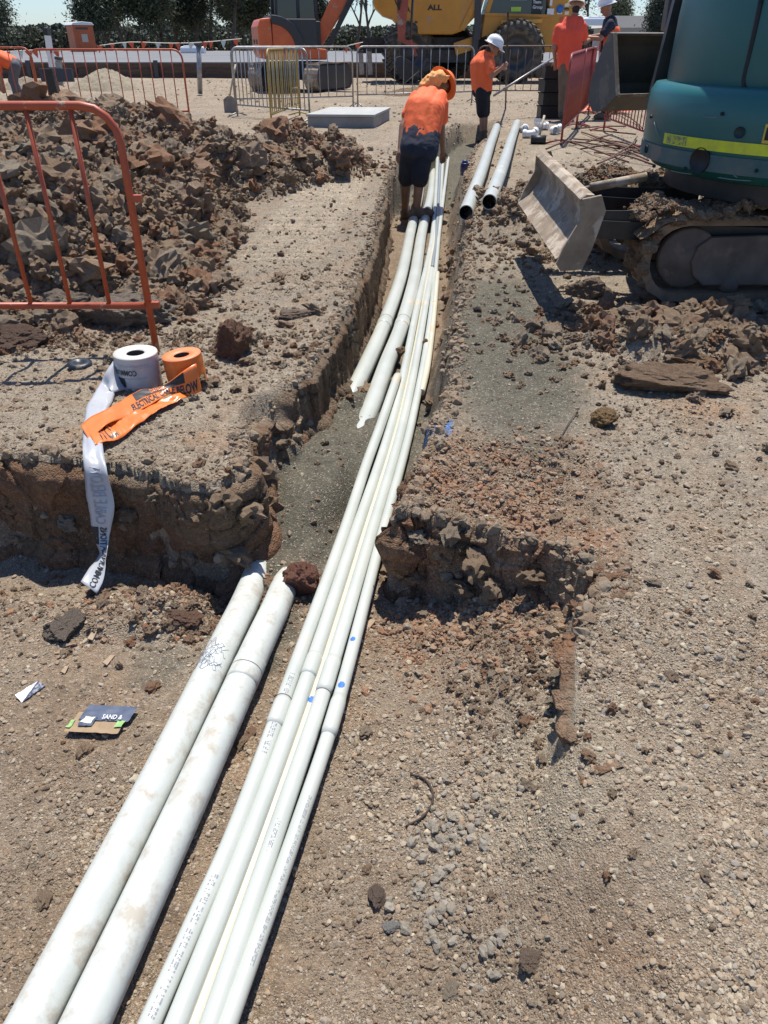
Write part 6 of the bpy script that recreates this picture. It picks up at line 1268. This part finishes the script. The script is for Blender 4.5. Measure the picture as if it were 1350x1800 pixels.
tree(405, 78, 1, 1.2, 'fifth gum tree, left of the orange excavator', M_LEAF2, 4.2); tree(455, 84, 2, 1.3, 'gum tree directly behind the orange counterweight', M_LEAF, .6); tree(548, 84, 0, 1.0, 'gum tree behind the excavator cab', M_LEAF2, 1.6)
tree(200, 92, 2, 1.35, 'gum tree behind the first two, between toilet and flags', M_LEAF2, 3.3); tree(315, 95, 0, 1.4, 'tall gum tree in the rear row above the flags', M_LEAF, 1.2); tree(375, 96, 1, 1.35, 'tall gum tree in the rear row above the grey marker post', M_LEAF2, 5.1); tree(430, 98, 2, 1.4, 'tall gum tree in the rear row left of the excavator cab', M_LEAF, 2.6)
tree(655, 70, 3, .95, 'thin open gum tree between excavator boom and dump body', M_LEAF, 0); tree(622, 76, 3, 1.0, 'sparse gum tree behind the black boom cylinder', M_LEAF, 2.5); tree(1022, 90, 1, 1.1, 'gum tree behind the two talking workers', M_LEAF2, 2.0); tree(1150, 62, 2, .75, 'gum tree just left of the teal digger', M_LEAF2, 5.0); tree(1085, 95, 0, .9, 'gum tree above the helmet of the vest worker', M_LEAF, 4)
def wood(name, y, x0, x1, zt, seed, n, size, m):
    r = np.random.default_rng(seed); x = r.uniform(x0, x1, n); top = zt*(.7+.8*fbm(x*3.5/y*6, 0*x, 0, 4, seed)+.15); z = top*r.uniform(0, 1, n)**.6; yy_ = y+r.uniform(0, y*.08, n); p = np.stack([x, yy_, z], -1)
    a = r.normal(size=(n, 3)); a /= np.linalg.norm(a, axis=1)[:, None]; w_ = np.cross(a, r.normal(size=(n, 3))); s_ = r.uniform(.6, 1.5, n)[:, None]*size; w_ = w_/np.linalg.norm(w_, axis=1)[:, None]
    vs = np.stack([p-a*s_, p-w_*s_*.7, p+a*s_, p+w_*s_*.7], 1); o = mesh_obj(name, vs.reshape(-1, 3).tolist(), np.arange(n*4).reshape(n, 4).tolist(), m); return o
M_WOODS = mat('woodland', (.05,.062,.042), .8, col2=(.09,.105,.07), scale=.15); M_WOODF = mat('woodland_far', (.05,.07,.055), .8, col2=(.075,.095,.08), scale=.05)  # woodland band colours lightened to carry the haze of distance
o = wood('distant_woodland', 125, -95, 95, 3.3, 5, 70000, .26, M_WOODS); tag(o, 'band of bushy woodland along the far edge of the site', 'woodland', kind='stuff')
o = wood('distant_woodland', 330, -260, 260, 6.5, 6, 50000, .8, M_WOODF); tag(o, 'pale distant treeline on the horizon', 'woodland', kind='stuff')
xs_ = np.linspace(-5200, 5200, 260)[None, :]; ts = np.linspace(0, 1, 12)[:, None]; Xh, Th = np.broadcast_arrays(xs_, ts); Zh = (55+45*fbm(Xh/900, 0*Xh, 0, 4, 77))*np.sin(Th*np.pi)
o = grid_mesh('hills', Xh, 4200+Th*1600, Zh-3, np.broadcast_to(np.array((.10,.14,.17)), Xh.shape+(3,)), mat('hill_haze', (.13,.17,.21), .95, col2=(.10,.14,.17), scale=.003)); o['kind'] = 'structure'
# shed at the right, behind the vest worker
sd0 = PY(1112, 60, 92); shd = empty('shed', (sd0.x, 92, .2), 0, 'long pale roofed shed in the distance right of the vest worker', 'shed'); b = MB(); b.box((0,0,1.2), (7,5,2.4)); b.build('wall', mat('shed_wall', (.3,.31,.32), .7), shd); b = MB(); b.prism([(-3.8,2.3),(3.8,2.3),(3.3,3.3),(-3.3,3.3)], 5.6, (0,0,0), (1,0,0), (0,0,1)); b.build('roof', mat('shed_roof', (.7,.66,.58), .6), shd)
for k in range(3): b = MB(); b.box((-2+2*k,-2.52,1.4), (.9,.06,.8)); b.build('window', M_GLASS, shd)
for i, (u, v, w_) in enumerate(((340,92,1.6),(172,106,1.3),(1050,42,2.0))):
    p = PY(u, v, 58); root = empty('white_sack', (p.x, 58, p.z-.1), 0, ['white bulk bag on the road above the marker post','white bulk bag on the road right of the toilet','white bulk bag far off between the two talking workers'][i], 'bulk bag'); b = MB(); b.box((0,0,.22), (w_,.8,.42)); b.build('bag_body', M_WH, root, .12)
    b = MB(); b.box((0,0,.45), (w_*.7,.6,.08)); b.build('bag_top', M_WH, root, .03)
